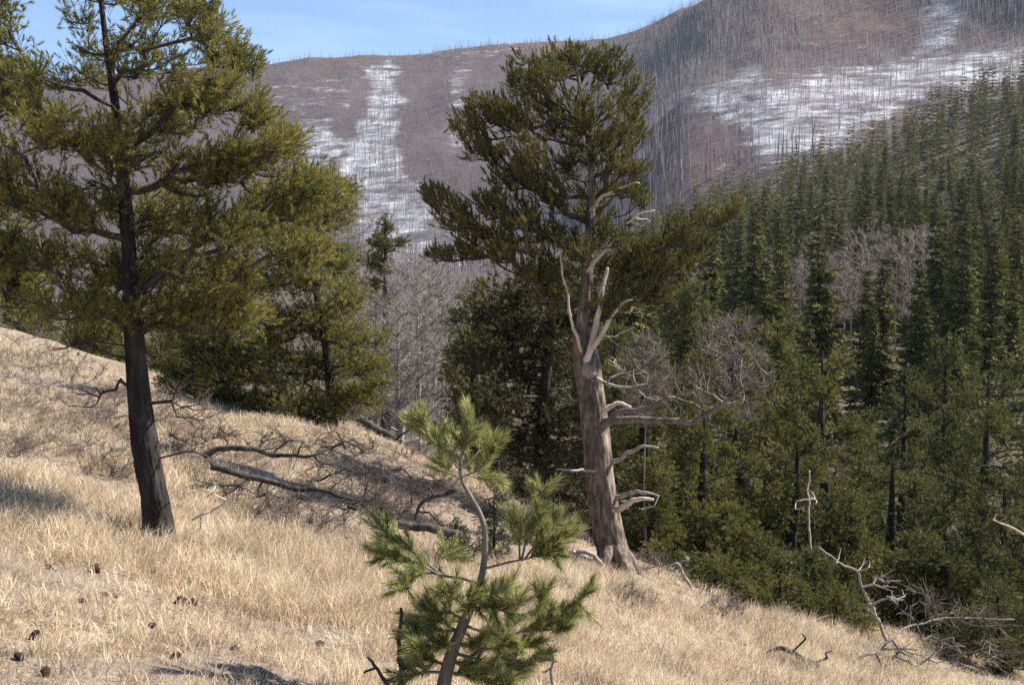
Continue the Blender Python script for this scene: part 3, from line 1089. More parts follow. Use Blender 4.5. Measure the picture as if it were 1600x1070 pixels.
# --- pine behind it on the crest
d = 21.5
b1 = base_at(521, d)
top = W(470, 270, d)
tr = np.array([b1, b1 * 0.7 + top * 0.3 + [0.05, 0, 0], b1 * 0.35 + top * 0.65, top])
LOBES_2 = [(470, 300, 25, 25, 16), (500, 350, 45, 30, 26), (440, 370, 50, 30, 26), (530, 410, 40, 30, 26), (470, 430, 60, 35, 36), (400, 440, 45, 30, 24), (545, 470, 40, 25, 24), (500, 500, 60, 30, 36), (430, 510, 60, 35, 36), (560, 530, 45, 22, 24), (575, 575, 40, 18, 20), (500, 570, 60, 30, 36),
           (420, 580, 60, 30, 36), (350, 570, 60, 35, 44), (400, 540, 60, 35, 34), (300, 480, 40, 30, 20), (550, 620, 50, 18, 22), (470, 630, 60, 28, 36), (390, 640, 60, 28, 34), (330, 630, 40, 25, 20), (440, 670, 50, 15, 20), (590, 600, 22, 12, 8), (310, 540, 50, 35, 30), (300, 600, 45, 30, 26), (350, 480, 50, 30, 28), (380, 680, 45, 12, 14), (530, 330, 22, 22, 12), (350, 420, 50, 30, 24), (545, 300, 12, 16, 6), (300, 655, 45, 18, 18), (360, 670, 50, 20, 24), (450, 665, 60, 18, 24), (520, 645, 45, 12, 16), (570, 630, 30, 10, 10), (260, 600, 30, 25, 12), (330, 610, 60, 35, 30)]
LOBES_2 = [(x, y, rx, ry, n, rng.uniform(-0.9, 0.7), 0.6) for x, y, rx, ry, n in LOBES_2]
pine('pine_tree', 'broad olive green pine drooping low over the fallen dead branches', 'pine', tr, [0.085, 0.075, 0.05, 0.015], lobe_tips(LOBES_2, d, 1.7), M['pine_left'], M['bark_dark'], M['twig_dark'],
     rise=0.1, rt=0.0045, twigs=12, tsize=0.22, ndl=16, nl=0.055, nw=0.0095, shoot=0.07, up=0.6, step=0.2, big=25, sag=-0.03, jit=0.8)

# --- pine at the left edge
d = 13.5
b2 = base_at(-110, d)
top = W(-90, -60, d)
tr = np.array([b2, b2 * 0.6 + top * 0.4 + [0.06, 0, 0], top])
LOBES_3 = [(15, 120, 45, 30, 26), (25, 160, 40, 30, 20), (0, 20, 22, 25, 10), (20, 420, 45, 28, 26), (10, 460, 40, 28, 22), (40, 440, 30, 22, 12), (-60, 200, 60, 60, 20), (-70, 350, 60, 60, 20), (-60, 80, 60, 60, 20), (10, 330, 40, 40, 16), (-130, 250, 60, 120, 24)]
pine('pine_tree', 'bright green pine reaching in at the left edge behind the tall pine', 'pine', tr, [0.16, 0.1, 0.03], lobe_tips(LOBES_3, d, 1.5), M['pine_right'], M['bark_dark'], M['twig_dark'],
     rise=0.2, rt=0.005, twigs=6, tsize=0.17, ndl=24, nl=0.06, nw=0.009, step=0.16, big=25)

# --- the old pine with the broken dead top in the middle
d = 15.0
b3 = W(966, 912, d)
print('mid base', b3, G(b3[0], b3[1]))
tr = np.vstack([b3, W([961, 950, 938, 932, 924, 915, 912, 917, 922, 925, 922, 910, 900], [880, 830, 750, 690, 620, 555, 505, 430, 350, 290, 230, 160, 100], d)])
rad = [0.235, 0.195, 0.17, 0.16, 0.155, 0.145, 0.14, 0.075, 0.062, 0.05, 0.04, 0.032, 0.022, 0.012]
LOBES_C = [(880, 100, 55, 25, 40), (945, 115, 50, 35, 44), (815, 125, 35, 28, 26), (990, 155, 26, 35, 22), (850, 130, 40, 25, 24), (750, 180, 42, 28, 30), (725, 205, 22, 25, 14), (800, 185, 45, 35, 34), (870, 185, 55, 45, 44), (940, 190, 50, 50, 44), (985, 210, 28, 35, 22),
           (760, 235, 45, 30, 30), (820, 250, 45, 35, 32), (890, 255, 50, 40, 36), (955, 255, 38, 35, 26), (800, 290, 50, 28, 32), (860, 310, 50, 30, 34), (682, 312, 24, 20, 18), (710, 340, 36, 28, 26), (765, 325, 30, 22, 22), (755, 370, 50, 24, 32), (815, 350, 45, 26, 30),
           (735, 400, 45, 14, 22), (685, 405, 24, 9, 10), (800, 395, 50, 22, 26), (855, 375, 40, 30, 24), (990, 270, 28, 12, 14), (970, 305, 40, 14, 18), (1005, 320, 18, 12, 8), (925, 335, 40, 20, 22), (900, 390, 36, 26, 22), (950, 375, 36, 18, 18),
           (1060, 365, 24, 28, 18), (1115, 345, 36, 16, 18), (1145, 330, 14, 16, 8), (1085, 385, 40, 14, 16), (1000, 395, 45, 26, 36), (1035, 425, 45, 20, 32), (1035, 467, 32, 10, 18), (970, 425, 40, 20, 30), (880, 430, 40, 20, 24), (835, 430, 35, 20, 20), (990, 455, 40, 18, 24), (960, 480, 30, 22, 16), (870, 470, 40, 25, 24), (1070, 410, 40, 16, 18)]
LOBES_C = [(x, y, rx, ry, n, rng.uniform(-0.5, 0.5), 0.4) for x, y, rx, ry, n in LOBES_C]
mid, skc = pine('pine_tree', 'old pine in the middle with reddish trunk and a broken dead fork', 'pine', tr, rad, lobe_tips(LOBES_C, d, 1.6), M['pine_mid'], M['bark_red'], M['twig_dark'],
                rise=0.55, rt=0.003, twigs=5, tsize=0.15, ndl=38, nl=0.040, nw=0.0072, step=0.13, big=14, lo=44, sag=0.14, up=1.0, jit=0.38, tsides=18, bump=0.12, tn=90, furrow=0.10, shoot=0.08, ends=(10, 55))


def bough(pts, dd, r0, r1, mat, parent, name, off=None, n=26, sides=9, bump=0.15, tips=None, rt=0.004, rise=0.3, lo=8, step=0.1, sag=0.02):
    """one hand-laid dead limb with its side twigs, as a single part"""
    pts = np.asarray(pts, float)
    o = np.zeros(len(pts)) if off is None else np.asarray(off, float)
    P = W(pts[:, 0], pts[:, 1], dd + o)
    R = np.linspace(r0, r1, len(P))
    sk = Skeleton(P, R, n)
    sk.tp = wiggle(sk.tp, min(0.05, 0.035 * np.linalg.norm(P[-1] - P[0])), pts[0, 0] * 0.37)
    sk.P = list(sk.tp)
    gs = [tube(sk.tp, sk.tr, sides, bump, 3)]
    if tips is not None:
        sk.grow(tips, rise=rise, step=step, lo=lo, sag=sag, wig=0.12)
        sk.radii(rt, 0.45)
        limbs, rest = sk.wood(4, 10 ** 6)
        gs.append(rest)
    if parent is None:
        return join(*gs), sk
    return part(name, join(*gs), mat, parent, True)


# splintered break of the dead fork
bough([(921, 590), (908, 552), (903, 530), (899, 519)], d - 0.06, 0.115, 0.04, M['bark_red'], mid, 'broken_stub', n=12, bump=0.4)
bough([(906, 556), (902, 540), (900, 524), (897, 512)], d - 0.10, 0.05, 0.02, M['heart'], mid, 'splintered_wood', n=12, bump=0.5)
bough([(914, 566), (924, 540), (933, 500), (938, 470), (944, 440), (951, 418)], d - 0.12, 0.045, 0.018, M['dead_pale'], mid, 'dead_limb', [0, -0.05, -0.1, -0.1, -0.1, -0.1])
bough([(916, 560), (930, 535), (946, 515), (957, 492), (972, 475), (988, 468)], d - 0.12, 0.038, 0.010, M['dead_pale'], mid, 'dead_limb', [0, -0.1, -0.15, -0.2, -0.25, -0.3],
      tips=lobe_tips([(1000, 485, 10, 8, 3, -0.3), (975, 515, 20, 10, 3, -0.3), (965, 530, 14, 14, 3, -0.2)], d))
bough([(910, 560), (903, 525), (893, 490), (884, 450), (879, 410), (878, 390)], d - 0.1, 0.022, 0.006, M['dead_pale'], mid, 'dead_limb', [0, -0.1, -0.1, -0.15, -0.2, -0.2], sides=6)
bough([(935, 670), (960, 655), (1000, 655), (1050, 660), (1085, 655), (1120, 632), (1160, 605), (1205, 580)], d, 0.056, 0.008, M['dead_brown'], mid, 'dead_limb', [-0.05, -0.25, -0.4, -0.55, -0.6, -0.6, -0.7, -0.7],
      tips=lobe_tips([(1065, 600, 40, 40, 20, -0.5), (1120, 580, 60, 40, 34, -0.6), (1160, 620, 40, 15, 14, -0.7), (1140, 530, 45, 40, 30, -0.6), (1190, 590, 25, 25, 12, -0.7)], d), rise=0.6, lo=12, n=40, rt=0.003)
bough([(940, 662), (970, 645), (1000, 640), (1030, 630), (1046, 620)], d - 0.1, 0.040, 0.022, M['dead_brown'], mid, 'dead_limb', [0, -0.3, -0.4, -0.5, -0.55])
bough([(930, 590), (950, 600), (980, 605), (1010, 600)], d, 0.03, 0.008, M['dead_grey'], mid, 'dead_limb', [-0.1, -0.15, -0.2, -0.2],
      tips=lobe_tips([(985, 580, 40, 30, 22, -0.2), (1010, 630, 40, 15, 8, -0.3), (960, 560, 20, 20, 8, -0.2)], d), rise=0.3, rt=0.0032)
bough([(945, 640), (965, 630), (985, 635)], d - 0.15, 0.035, 0.015, M['dead_pale'], mid, 'dead_limb')
bough([(948, 725), (975, 712), (1000, 697), (1030, 698)], d, 0.035, 0.010, M['dead_grey'], mid, 'dead_limb', [0, -0.2, -0.3, -0.3])
bough([(950, 780), (985, 770), (1010, 768), (1030, 772)], d, 0.03, 0.010, M['dead_grey'], mid, 'dead_limb', [0, -0.2, -0.3, -0.3], tips=lobe_tips([(1015, 790, 25, 12, 4, -0.3)], d))
bough([(950, 800), (975, 790), (1000, 778), (1022, 778)], d, 0.045, 0.015, M['dead_pale'], mid, 'dead_limb', [-0.05, -0.25, -0.35, -0.4])
bough([(936, 735), (915, 735), (890, 733), (868, 734)], d, 0.02, 0.008, M['dead_grey'], mid, 'dead_limb', [-0.1, -0.2, -0.3, -0.3])
bough([(922, 330), (945, 305), (975, 292), (1000, 285)], d, 0.024, 0.008, M['dead_pale'], mid, 'dead_limb', [-0.05, -0.2, -0.3, -0.3])
bough([(917, 425), (945, 390), (965, 365), (990, 340), (1022, 330)], d, 0.024, 0.006, M['dead_pale'], mid, 'dead_limb', [-0.05, -0.2, -0.3, -0.35, -0.35], tips=lobe_tips([(1015, 345, 15, 12, 4, -0.3)], d))
for s_, q_ in (((935, 690), (941, 640)), ((948, 790), (946, 745))):
    pass
# root flare
for ex, ey, oo in ((985, 905, -0.3), (940, 898, -0.3), (1000, 900, 0.1)):
    P0, P1 = W(957, 850, d - 0.05), W(ex, ey + 14, d + oo)
    P1[2] = G(P1[0], P1[1]) - 0.06
    part('root', tube(spline([P0, P0 * 0.4 + P1 * 0.6 + [0, 0, 0.06], P1], 10), np.linspace(0.12, 0.05, 10), 10, 0.2, 8), M['bark_red'], mid, True)

# --- dark pine behind the old one
d = 17.4
b4 = base_at(852, d, 0.3)
top = W(858, 430, d)
tr = np.array([b4, b4 * 0.65 + top * 0.35 + [-0.08, 0, 0], b4 * 0.3 + top * 0.7, top])
LOBES_D = [(800, 462, 55, 26, 34), (860, 455, 40, 30, 28), (755, 490, 45, 22, 26), (820, 500, 60, 26, 36), (880, 500, 36, 30, 24), (770, 535, 50, 20, 26), (745, 562, 38, 8, 16), (840, 545, 60, 28, 36), (800, 580, 60, 24, 30), (870, 590, 45, 34, 30), (780, 630, 40, 30, 18), (840, 640, 60, 34, 34),
           (890, 660, 40, 40, 30), (800, 690, 45, 30, 24), (860, 710, 55, 36, 34), (890, 770, 42, 36, 28), (840, 760, 40, 30, 20), (880, 830, 40, 34, 24), (930, 700, 40, 60, 30), (930, 820, 40, 40, 22), (900, 560, 40, 40, 20)]
LOBES_D = [(x, y, rx, ry, n, rng.uniform(-0.5, 0.8), 0.55) for x, y, rx, ry, n in LOBES_D]
pine('pine_tree', 'dark shaded pine standing close behind the reddish trunk in the middle', 'pine', tr, [0.14, 0.1, 0.06, 0.02], lobe_tips(LOBES_D, d, 1.5), M['pine_shaded'], M['bark_dark'], M['twig_dark'],
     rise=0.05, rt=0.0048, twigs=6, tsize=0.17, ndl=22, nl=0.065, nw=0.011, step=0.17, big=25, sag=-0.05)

# --- pines on the steep drop at right


def cone_tips(px, toppy, d, hw, hpx, n, power=0.6, boughs=26):
    """tips gathered on separate boughs over a ragged crown, open between the boughs"""
    s = d / F
    c = W(px, toppy, d)
    H, Rm = hpx * s, hw * s
    out = []
    for k in range(boughs):
        h = 1 - ((k + 0.3 + 0.5 * rng.random()) / boughs) ** 0.75
        az = k * 2.4 + rng.normal(0, 0.35)
        r = Rm * min(1.0, 0.10 + 1.1 * (1 - h) ** power) * rng.uniform(0.55, 1.1)
        m = max(3, int(n / boughs * (0.35 + 1.2 * r / Rm)))
        t = 0.35 + 0.65 * rng.random(m) ** 0.7
        wd = r * 0.34 * (1.25 - t)
        q = np.column_stack([np.cos(az) * r * t, np.sin(az) * r * t, 0.22 * r * t ** 2 + rng.normal(0, 0.05 + 0.03 * Rm, m)])
        q[:, 0] += -np.sin(az) * wd * rng.normal(0, 1, m)
        q[:, 1] += np.cos(az) * wd * rng.normal(0, 1, m)
        out.append(c + q + np.array([0, 0, -(1 - h) * H]))
    return np.concatenate(out)


RIGHT = [  # crown centre, top, distance, half width, height (px), tips, label
    (1005, 545, 19.5, 100, 380, 330, 'green pine filling the gap just right of the reddish trunk'),
    (1145, 490, 24.0, 120, 420, 330, 'pine with bare grey twigs in its top beyond the long dead limb'),
    (1285, 548, 23.0, 125, 430, 360, 'loose topped green pine below the leafless grove'),
    (1415, 600, 25.5, 120, 420, 320, 'dark green pine between two taller pines on the steep drop'),
    (1545, 585, 21.0, 140, 480, 420, 'big dark green pine at the right edge of the steep drop'),
    (1100, 640, 18.6, 120, 330, 330, 'bushy green pine behind the pale dead limbs low on the trunk'),
    (1245, 690, 18.8, 120, 320, 340, 'green pine with a pale upright stem showing through its needles'),
    (1395, 715, 19.2, 130, 330, 340, 'dark bushy pine above the bleached fallen branches'),
    (1570, 760, 18.0, 120, 300, 320, 'dark low pine in the shade at the right edge'),
    (1130, 800, 17.6, 95, 150, 220, 'low spreading green pine at the edge of the dry grass'),
    (1250, 865, 17.4, 90, 130, 200, 'low dark pine beside the bleached crooked branch'),
    (1480, 850, 17.6, 120, 170, 240, 'low dark pine behind the fallen snag on the right'),
    (1080, 440, 45.0, 45, 200, 150, 'small distant pine seen behind the right hand boughs of the old pine'),
    (1215, 500, 38.0, 60, 220, 170, 'small distant pine below the aspen grove'),
    (1480, 520, 36.0, 70, 260, 190, 'tall distant pine rising behind the dark right hand pines'),
    (742, 440, 31.0, 55, 260, 190, 'olive pine in the hollow between the bare trees and the old pine'),
    (960, 500, 30.0, 60, 240, 170, 'olive pine in the hollow behind the broken dead fork'),
    (1060, 570, 27.0, 90, 330, 260, 'green pine behind the end of the long dead limb'),
    (1200, 600, 29.0, 90, 330, 260, 'round topped pine between the twiggy topped pine and the loose topped pine'),
    (1350, 640, 30.0, 90, 330, 260, 'pine filling the gap left of the dark pine on the steep drop'),
    (1475, 640, 28.0, 90, 330, 260, 'pine filling the gap right of the dark pine on the steep drop'),
    (1640, 640, 24.0, 120, 420, 300, 'pine cut off by the right edge of the picture'),
    (1330, 800, 18.2, 80, 220, 200, 'pine low behind the long bleached crooked branch'),
    (930, 640, 24.0, 90, 320, 260, 'shaded pine directly behind the reddish trunk'),
    (1020, 720, 17.4, 70, 220, 200, 'low pine touching the reddish trunk on its right'),
    (930, 395, 50.0, 60, 260, 170, 'distant olive pine seen between the live trunk and the dead fork'),
    (40, 425, 46.0, 60, 200, 170, 'green pine crown rising beyond the left crest at the picture edge'),
    (150, 440, 44.0, 60, 200, 170, 'green pine crown rising beyond the left crest behind the tall pine'),
    (265, 455, 42.0, 60, 220, 170, 'green pine crown rising beyond the crest right of the tall pine trunk'),
    (1720, 560, 22.0, 130, 460, 300, 'pine on the steep drop beyond the big dark green pine'),
    (1850, 620, 26.0, 130, 430, 260, 'pine farther out on the steep drop'),
    (1760, 800, 17.5, 110, 260, 220, 'low pine on the steep drop beyond the low dark pine'),
    (1610, 540, 27.0, 110, 400, 300, 'green pine half cut by the right edge below the spruces'),
    (775, 610, 22.5, 75, 300, 240, 'shaded pine low in the hollow left of the dark shaded pine'),
    (1120, 880, 16.4, 80, 90, 150, 'bright green low juniper bush where the grass ends below the middle pines'),
    (1220, 905, 16.1, 80, 100, 150, 'low juniper bush in front of the pines left of the bleached crooked branch'),
    (1310, 935, 15.9, 75, 90, 140, 'low juniper bush right behind the bleached crooked branch'),
    (1560, 930, 15.4, 90, 130, 170, 'low dark bush in the bottom right corner behind the snag'),
]
for (px_, tp_, d_, hw_, h_, n_, lab) in RIGHT:
    c = W(px_, tp_, d_)
    zb = min(float(G(c[0], d_)), c[2] - h_ * d_ / F) - 0.3
    b = np.array([c[0] + rng.normal(0, 0.1), d_, zb])
    tr = np.array([b, b * 0.6 + c * 0.4 + [rng.normal(0, 0.08), 0, 0], b * 0.25 + c * 0.75, c])
    f_ = d_ / 20.0
    pine('pine_tree', lab, 'pine', tr, [0.15 * f_, 0.11 * f_, 0.06 * f_, 0.012], cone_tips(px_, tp_, d_, hw_ * 1.12, h_, int(n_ * 1.35)), M['pine_shaded'] if 'shaded' in lab else M['pine_deep'] if 'dark' in lab else M['pine_right'], M['bark_dark'], M['twig_dark'],  # pines labelled shaded get the needles with shade in their colour
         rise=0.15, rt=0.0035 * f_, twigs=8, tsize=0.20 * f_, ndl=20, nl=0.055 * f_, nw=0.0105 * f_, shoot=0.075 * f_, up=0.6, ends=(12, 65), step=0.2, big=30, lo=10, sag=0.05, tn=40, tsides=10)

# --- small dark-topped pine among the bare trees
d = 36.0
b5 = np.array([W(600, 345, d)[0], d, W(600, 720, d)[2]])
top = W(602, 338, d)
LOBES_S = [(602, 352, 12, 12, 12), (590, 380, 20, 14, 20), (612, 385, 18, 10, 14), (580, 405, 22, 12, 18), (600, 420, 22, 12, 16), (628, 380, 7, 9, 5), (585, 445, 16, 8, 10), (600, 470, 24, 14, 10)]
pine('pine_tree', 'slim dark topped pine rising out of the bare grey trees', 'pine', np.array([b5, b5 * 0.5 + top * 0.5, top]), [0.15, 0.09, 0.02], lobe_tips(LOBES_S, d), M['pine_mid'], M['bark_dark'], M['twig_dark'],
     rise=0.2, rt=0.006, twigs=8, tsize=0.2, ndl=12, nl=0.10, nw=0.016, step=0.25, big=30, lo=20)

# ------------------------------------------------------------------ bare grey trees in the hollow
BARE = [(1140, 492, 19.2, 75, 190, 70, 'grey leafless crown of fine twigs above the long dead limb'), (652, 400, 34.0, 85, 300, 120, 'tallest bare grey tree standing in the hollow beside the slim pine'), (588, 440, 36.5, 60, 270, 80, 'bare tree with a pale trunk under the slim dark topped pine'), (690, 440, 37.0, 60, 260, 80, 'bare grey tree just right of the tallest bare tree'),
        (728, 470, 36.0, 50, 240, 70, 'bare twiggy tree close to the dark shaded pine'), (560, 450, 42.0, 55, 260, 70, 'bare tree fading behind the broad olive pine'), (622, 470, 31.0, 50, 230, 70, 'low forked bare tree above the leaning dark log'), (545, 320, 75.0, 60, 260, 70, 'pale bare tree at the foot of the snow chute'), (760, 500, 33.0, 45, 220, 60, 'thin bare tree half hidden by the dark shaded pine'),
        (1010, 520, 17.2, 55, 160, 60, 'tangle of a bare dead sapling beside the reddish trunk')]
for (px_, tp_, d_, hw_, h_, n_, lab) in BARE:
    c = W(px_, tp_, d_)
    s = d_ / F
    zb = min(float(G(c[0], d_)), c[2] - h_ * s)
    b = np.array([c[0] + rng.normal(0, 8) * s, d_, zb - 0.2])
    root = thing('bare_tree', lab, 'bare tree', b)
    tr = np.array([b, b * 0.6 + c * 0.4 + [rng.normal(0, 5) * s, 0, 0], b * 0.25 + c * 0.75, c])
    sk = Skeleton(tr, [4.2 * s, 3.2 * s, 1.6 * s, 0.5 * s], 50)
    n = int(n_ * 3.2)
    h = rng.uniform(0.12, 1.0, n)
    rr = hw_ * s * np.sqrt(rng.random(n)) * np.sin(np.clip(h * 0.85 + 0.1, 0, 1) * 3.0) ** 0.6
    az = rng.random(n) * 6.28
    sk.grow(np.column_stack([c[0] + np.cos(az) * rr, d_ + np.sin(az) * rr, c[2] - (1 - h) * h_ * s]), rise=0.6, step=0.22, lo=6, sag=0.06)
    sk.radii(0.32 * s, 0.42)
    limbs, rest = sk.wood(4, 12)
    near_ = d_ < 20
    part('trunk', tube(sk.tp, sk.tr * (0.55 if near_ else 1), 8, 0.1, 2), M['dead_brown'] if near_ else M['aspen_bark'], root, True)
    for g in limbs:
        part('limb', g, M['dead_brown'] if near_ else M['aspen_bark'], root, True)
    tp, td = sk.tipdirs()
    a, bb, dr = spread(tp, td, 8, 20 * s, 0.3, 0.6)
    tw = prisms(a, bb, np.full(len(a), 0.38 * s), np.full(len(a), 0.15 * s), 3)
    part('twigs', join(rest, tw) if rest is not None else tw, M['dead_brown'] if near_ else M['aspen_twig'], root, False, 'stuff')

GREY = [bare_proto(320 + k, M['aspen_bark'], M['aspen_twig'], 100, w) for k, w in enumerate([0.2, 0.25, 0.3])]
for k in range(46):
    ax = [540, 790, 470][k % 3 if k % 3 < 1 else 0] + rng.uniform(-90, 300)
    ad = rng.uniform(40, 120)
    col = FT[:VROW[5], int((ax + 900) / 3300 * (NU - 1))]
    q = np.array([(ax - CX) / F * ad, ad, np.interp(ad, col[:, 1], col[:, 2])])
    o = thing('bare_tree', 'bare grey tree in the thicket filling the hollow below the snow chute', 'bare tree', q, 'bare trees in the thicket in the hollow')
    s = rng.uniform(4.5, 7.5)
    o.scale = (s, s, s)
    o.rotation_euler = (0, 0, rng.random() * 6.28)
    c, t = GREY[k % 3]
    link('crown', c, o)
    link('trunk', t, o)

# ------------------------------------------------------------------ sapling in front
d = 6.0
gx = W(690, 1080, d)
print('sapling', gx, G(gx[0], gx[1]))
bz = float(G(gx[0], d))
tr = np.vstack([[gx[0] - 0.04, d, bz - 0.05], W([692, 706, 728, 746, 756, 758, 751, 737, 722, 720, 726, 733], [1075, 1020, 965, 925, 880, 835, 805, 778, 750, 720, 692, 668], d)])
rad = [0.040, 0.036, 0.031, 0.025, 0.019, 0.0155, 0.014, 0.013, 0.011, 0.009, 0.007, 0.005, 0.003]
sap = thing('sapling_pine', 'young crooked pine sapling with long bright needles in front', 'sapling', tr[0])
sk = Skeleton(tr, rad, 90)
part('trunk', tube(sk.tp, sk.tr, 12, 0.10, 4), M['bark_young'], sap, True)
BR = [  # picture line, end radius, depth offset at the end, where needles start (share of length), needle clusters
    ([(722, 740), (700, 712), (678, 690), (664, 672), (655, 660)], -0.10, 0.35, 10),
    ([(720, 722), (728, 695), (735, 670), (736, 656)], 0.03, 0.05, 11),
    ([(722, 745), (745, 735), (762, 715), (772, 700)], -0.12, 0.4, 8),
    ([(724, 750), (735, 745), (752, 748), (768, 752)], 0.12, 0.4, 6),
    ([(726, 752), (705, 740), (690, 725)], 0.14, 0.4, 5),
    ([(722, 735), (705, 705), (698, 690)], 0.18, 0.5, 5),
    ([(724, 730), (748, 705), (752, 685)], 0.16, 0.5, 5),
    ([(748, 912), (720, 903), (688, 898), (655, 880), (625, 870), (600, 868)], -0.05, 0.55, 13),
    ([(690, 898), (655, 870), (620, 845), (592, 820)], 0.12, 0.35, 13),
    ([(700, 900), (670, 895), (640, 905), (632, 925)], -0.18, 0.4, 10),
    ([(680, 895), (690, 870), (710, 865)], 0.15, 0.3, 8),
    ([(757, 888), (795, 878), (830, 870), (862, 850), (888, 838)], -0.08, 0.45, 12),
    ([(815, 873), (825, 835), (838, 800), (845, 765)], 0.10, 0.2, 14),
    ([(820, 873), (845, 840), (868, 815)], 0.02, 0.2, 10),
    ([(812, 874), (812, 840), (815, 805)], 0.15, 0.3, 9),
    ([(838, 866), (850, 855), (872, 868)], -0.15, 0.2, 8),
    ([(730, 978), (775, 990), (830, 982), (880, 955), (925, 922)], -0.10, 0.40, 15),
    ([(790, 988), (800, 960), (812, 935)], 0.10, 0.1, 10),
    ([(830, 982), (845, 955), (852, 925)], 0.06, 0.15, 9),
    ([(760, 985), (768, 960), (772, 930)], 0.15, 0.2, 8),
    ([(850, 972), (872, 985), (885, 975)], -0.18, 0.2, 8),
    ([(720, 985), (690, 985), (660, 985), (640, 995)], -0.08, 0.2, 13),
    ([(718, 990), (690, 965), (672, 945)], 0.10, 0.2, 10),
    ([(716, 1000), (690, 1010), (655, 1012)], -0.2, 0.25, 12),
    ([(728, 975), (735, 950), (730, 930)], -0.2, 0.3, 6),
    ([(710, 1020), (750, 1030), (800, 1040), (850, 1028)], -0.14, 0.3, 14),
    ([(745, 1030), (760, 1010), (785, 1000)], 0.12, 0.2, 10),
    ([(790, 1038), (815, 1015), (835, 1000)], 0.0, 0.2, 8),
    ([(700, 1050), (660, 1050), (625, 1060)], -0.1, 0.4, 8),
    ([(705, 1050), (750, 1060), (790, 1075)], -0.2, 0.08, 12),
    ([(728, 970), (700, 955), (672, 965), (650, 975)], 0.15, 0.25, 14),
    ([(735, 955), (715, 935), (690, 930)], -0.15, 0.3, 10),
    ([(738, 950), (765, 948), (800, 958)], -0.2, 0.08, 14),
    ([(715, 1005), (750, 1012), (780, 1010), (805, 1000)], -0.22, 0.08, 16),
    ([(700, 1040), (670, 1030), (648, 1035)], 0.1, 0.2, 12),
    ([(705, 1030), (735, 1045), (770, 1050), (805, 1062)], 0.1, 0.06, 16),
    ([(745, 925), (775, 930), (800, 925)], 0.2, 0.3, 9),
]
nd_p, nd_d = [], []
for pts, off, st, m in BR:
    pts = np.asarray(pts, float)
    s = np.linspace(0, 1, len(pts))
    P = spline(W(pts[:, 0], pts[:, 1], d + off * s), 24)
    j = np.argmin(np.linalg.norm(sk.tp - P[0], axis=1))
    r0 = min(0.009, 0.4 * sk.tr[j])
    part('branch', tube(P, np.linspace(r0, 0.003, 24), 7, 0.12, 6), M['bark_young'], sap, True)
    D = norm(np.gradient(P, axis=0))
    m = int(m * 1.25)
    for q in range(m):
        t = st + (1 - st) * (q + rng.random()) / m
        i_ = min(int(t * 23), 23)
        # short side shoots off the bough, each a dense brush
        sd = norm(D[i_] * 0.9 + rng.normal(0, 0.6, 3) + np.array([0, 0, 0.35]))
        ln = 0.035 + 0.075 * rng.random() * (1 if q < m - 2 else 0.3)
        nd_p.append(P[i_] + sd * ln * 0.4)
        nd_d.append(sd)
        nd_p.append(P[i_] + sd * ln)
        nd_d.append(sd)
nd_p, nd_d = np.array(nd_p), np.array(nd_d)
part('needles', needles(nd_p, nd_d, 62, 0.062, 0.0034, 12, 58, 0.065), M['sapling'], sap, False, 'stuff')

# ------------------------------------------------------------------ fallen wood


def deadfall(name, label, cat, pts, dd, r0, r1, mat, tips, off=None, rt=0.004, rise=0.2, lo=6, n=50, step=0.12, sides=10, drop=None, ends=0, esize=0.2):
    pts = np.asarray(pts, float)
    o = np.zeros(len(pts)) if off is None else np.asarray(off, float)
    P = W(pts[:, 0], pts[:, 1], dd + o)
    root = thing(name, label, cat, P[0])
    sk = Skeleton(P, np.linspace(r0, r1, len(P)), n)
    sk.tp = wiggle(sk.tp, min(0.08, 0.03 * np.linalg.norm(P[-1] - P[0])), pts[0, 0] * 0.37)
    sk.P = list(sk.tp)
    part('trunk', tube(sk.tp, sk.tr, sides, 0.18, 3), mat, root, True)
    if tips is not None:
        sk.grow(tips, rise=rise, step=step, lo=lo, wig=0.07, sag=0.0, k=0.6)
        sk.radii(rt, 0.48)
        limbs, rest = sk.wood(5, 8)
        for g in limbs:
            part('branch', g, mat, root, True)
        gs = [rest] if rest is not None else []
        if ends:
            tp, td = sk.tipdirs()
            a, b, dr = spread(tp, td, ends, esize, 0.1, 0.38)
            gs.append(prisms(a, b, np.full(len(a), rt * 0.8), np.full(len(a), rt * 0.35), 3))
        if gs:
            part('twigs', join(*gs), mat, root, False, 'stuff')
    return root


deadfall('fallen_tree', 'upper of two dark fallen dead trunks lying beside the left pine', 'fallen tree', [(318, 712), (345, 702), (390, 702), (430, 712), (460, 712), (500, 706)], 12.6, 0.034, 0.014, M['dead_dark'],
         lobe_tips([(440, 690, 60, 12, 26, 0.2), (520, 690, 50, 18, 26, 0.4), (570, 700, 40, 15, 16, 0.6), (370, 680, 60, 15, 14, 0.3), (500, 725, 50, 10, 14)], 12.6), rise=0.15, rt=0.0032, ends=6, esize=0.3)
deadfall('fallen_tree', 'lower of two dark fallen dead trunks with a wide fan of twigs', 'fallen tree', [(330, 728), (370, 738), (410, 748), (450, 760), (490, 764), (530, 775), (570, 785)], 11.6, 0.036, 0.011, M['dead_dark'],
         lobe_tips([(520, 745, 60, 12, 24, 0.3), (600, 740, 60, 12, 26, 0.6), (660, 760, 40, 14, 18, 0.6), (560, 790, 60, 14, 26), (470, 790, 60, 15, 26, -0.1), (620, 800, 50, 12, 18, 0.2), (400, 770, 60, 15, 22, -0.2), (340, 760, 50, 20, 18, -0.1)], 11.6), rise=0.0, rt=0.0030, ends=6, esize=0.28)
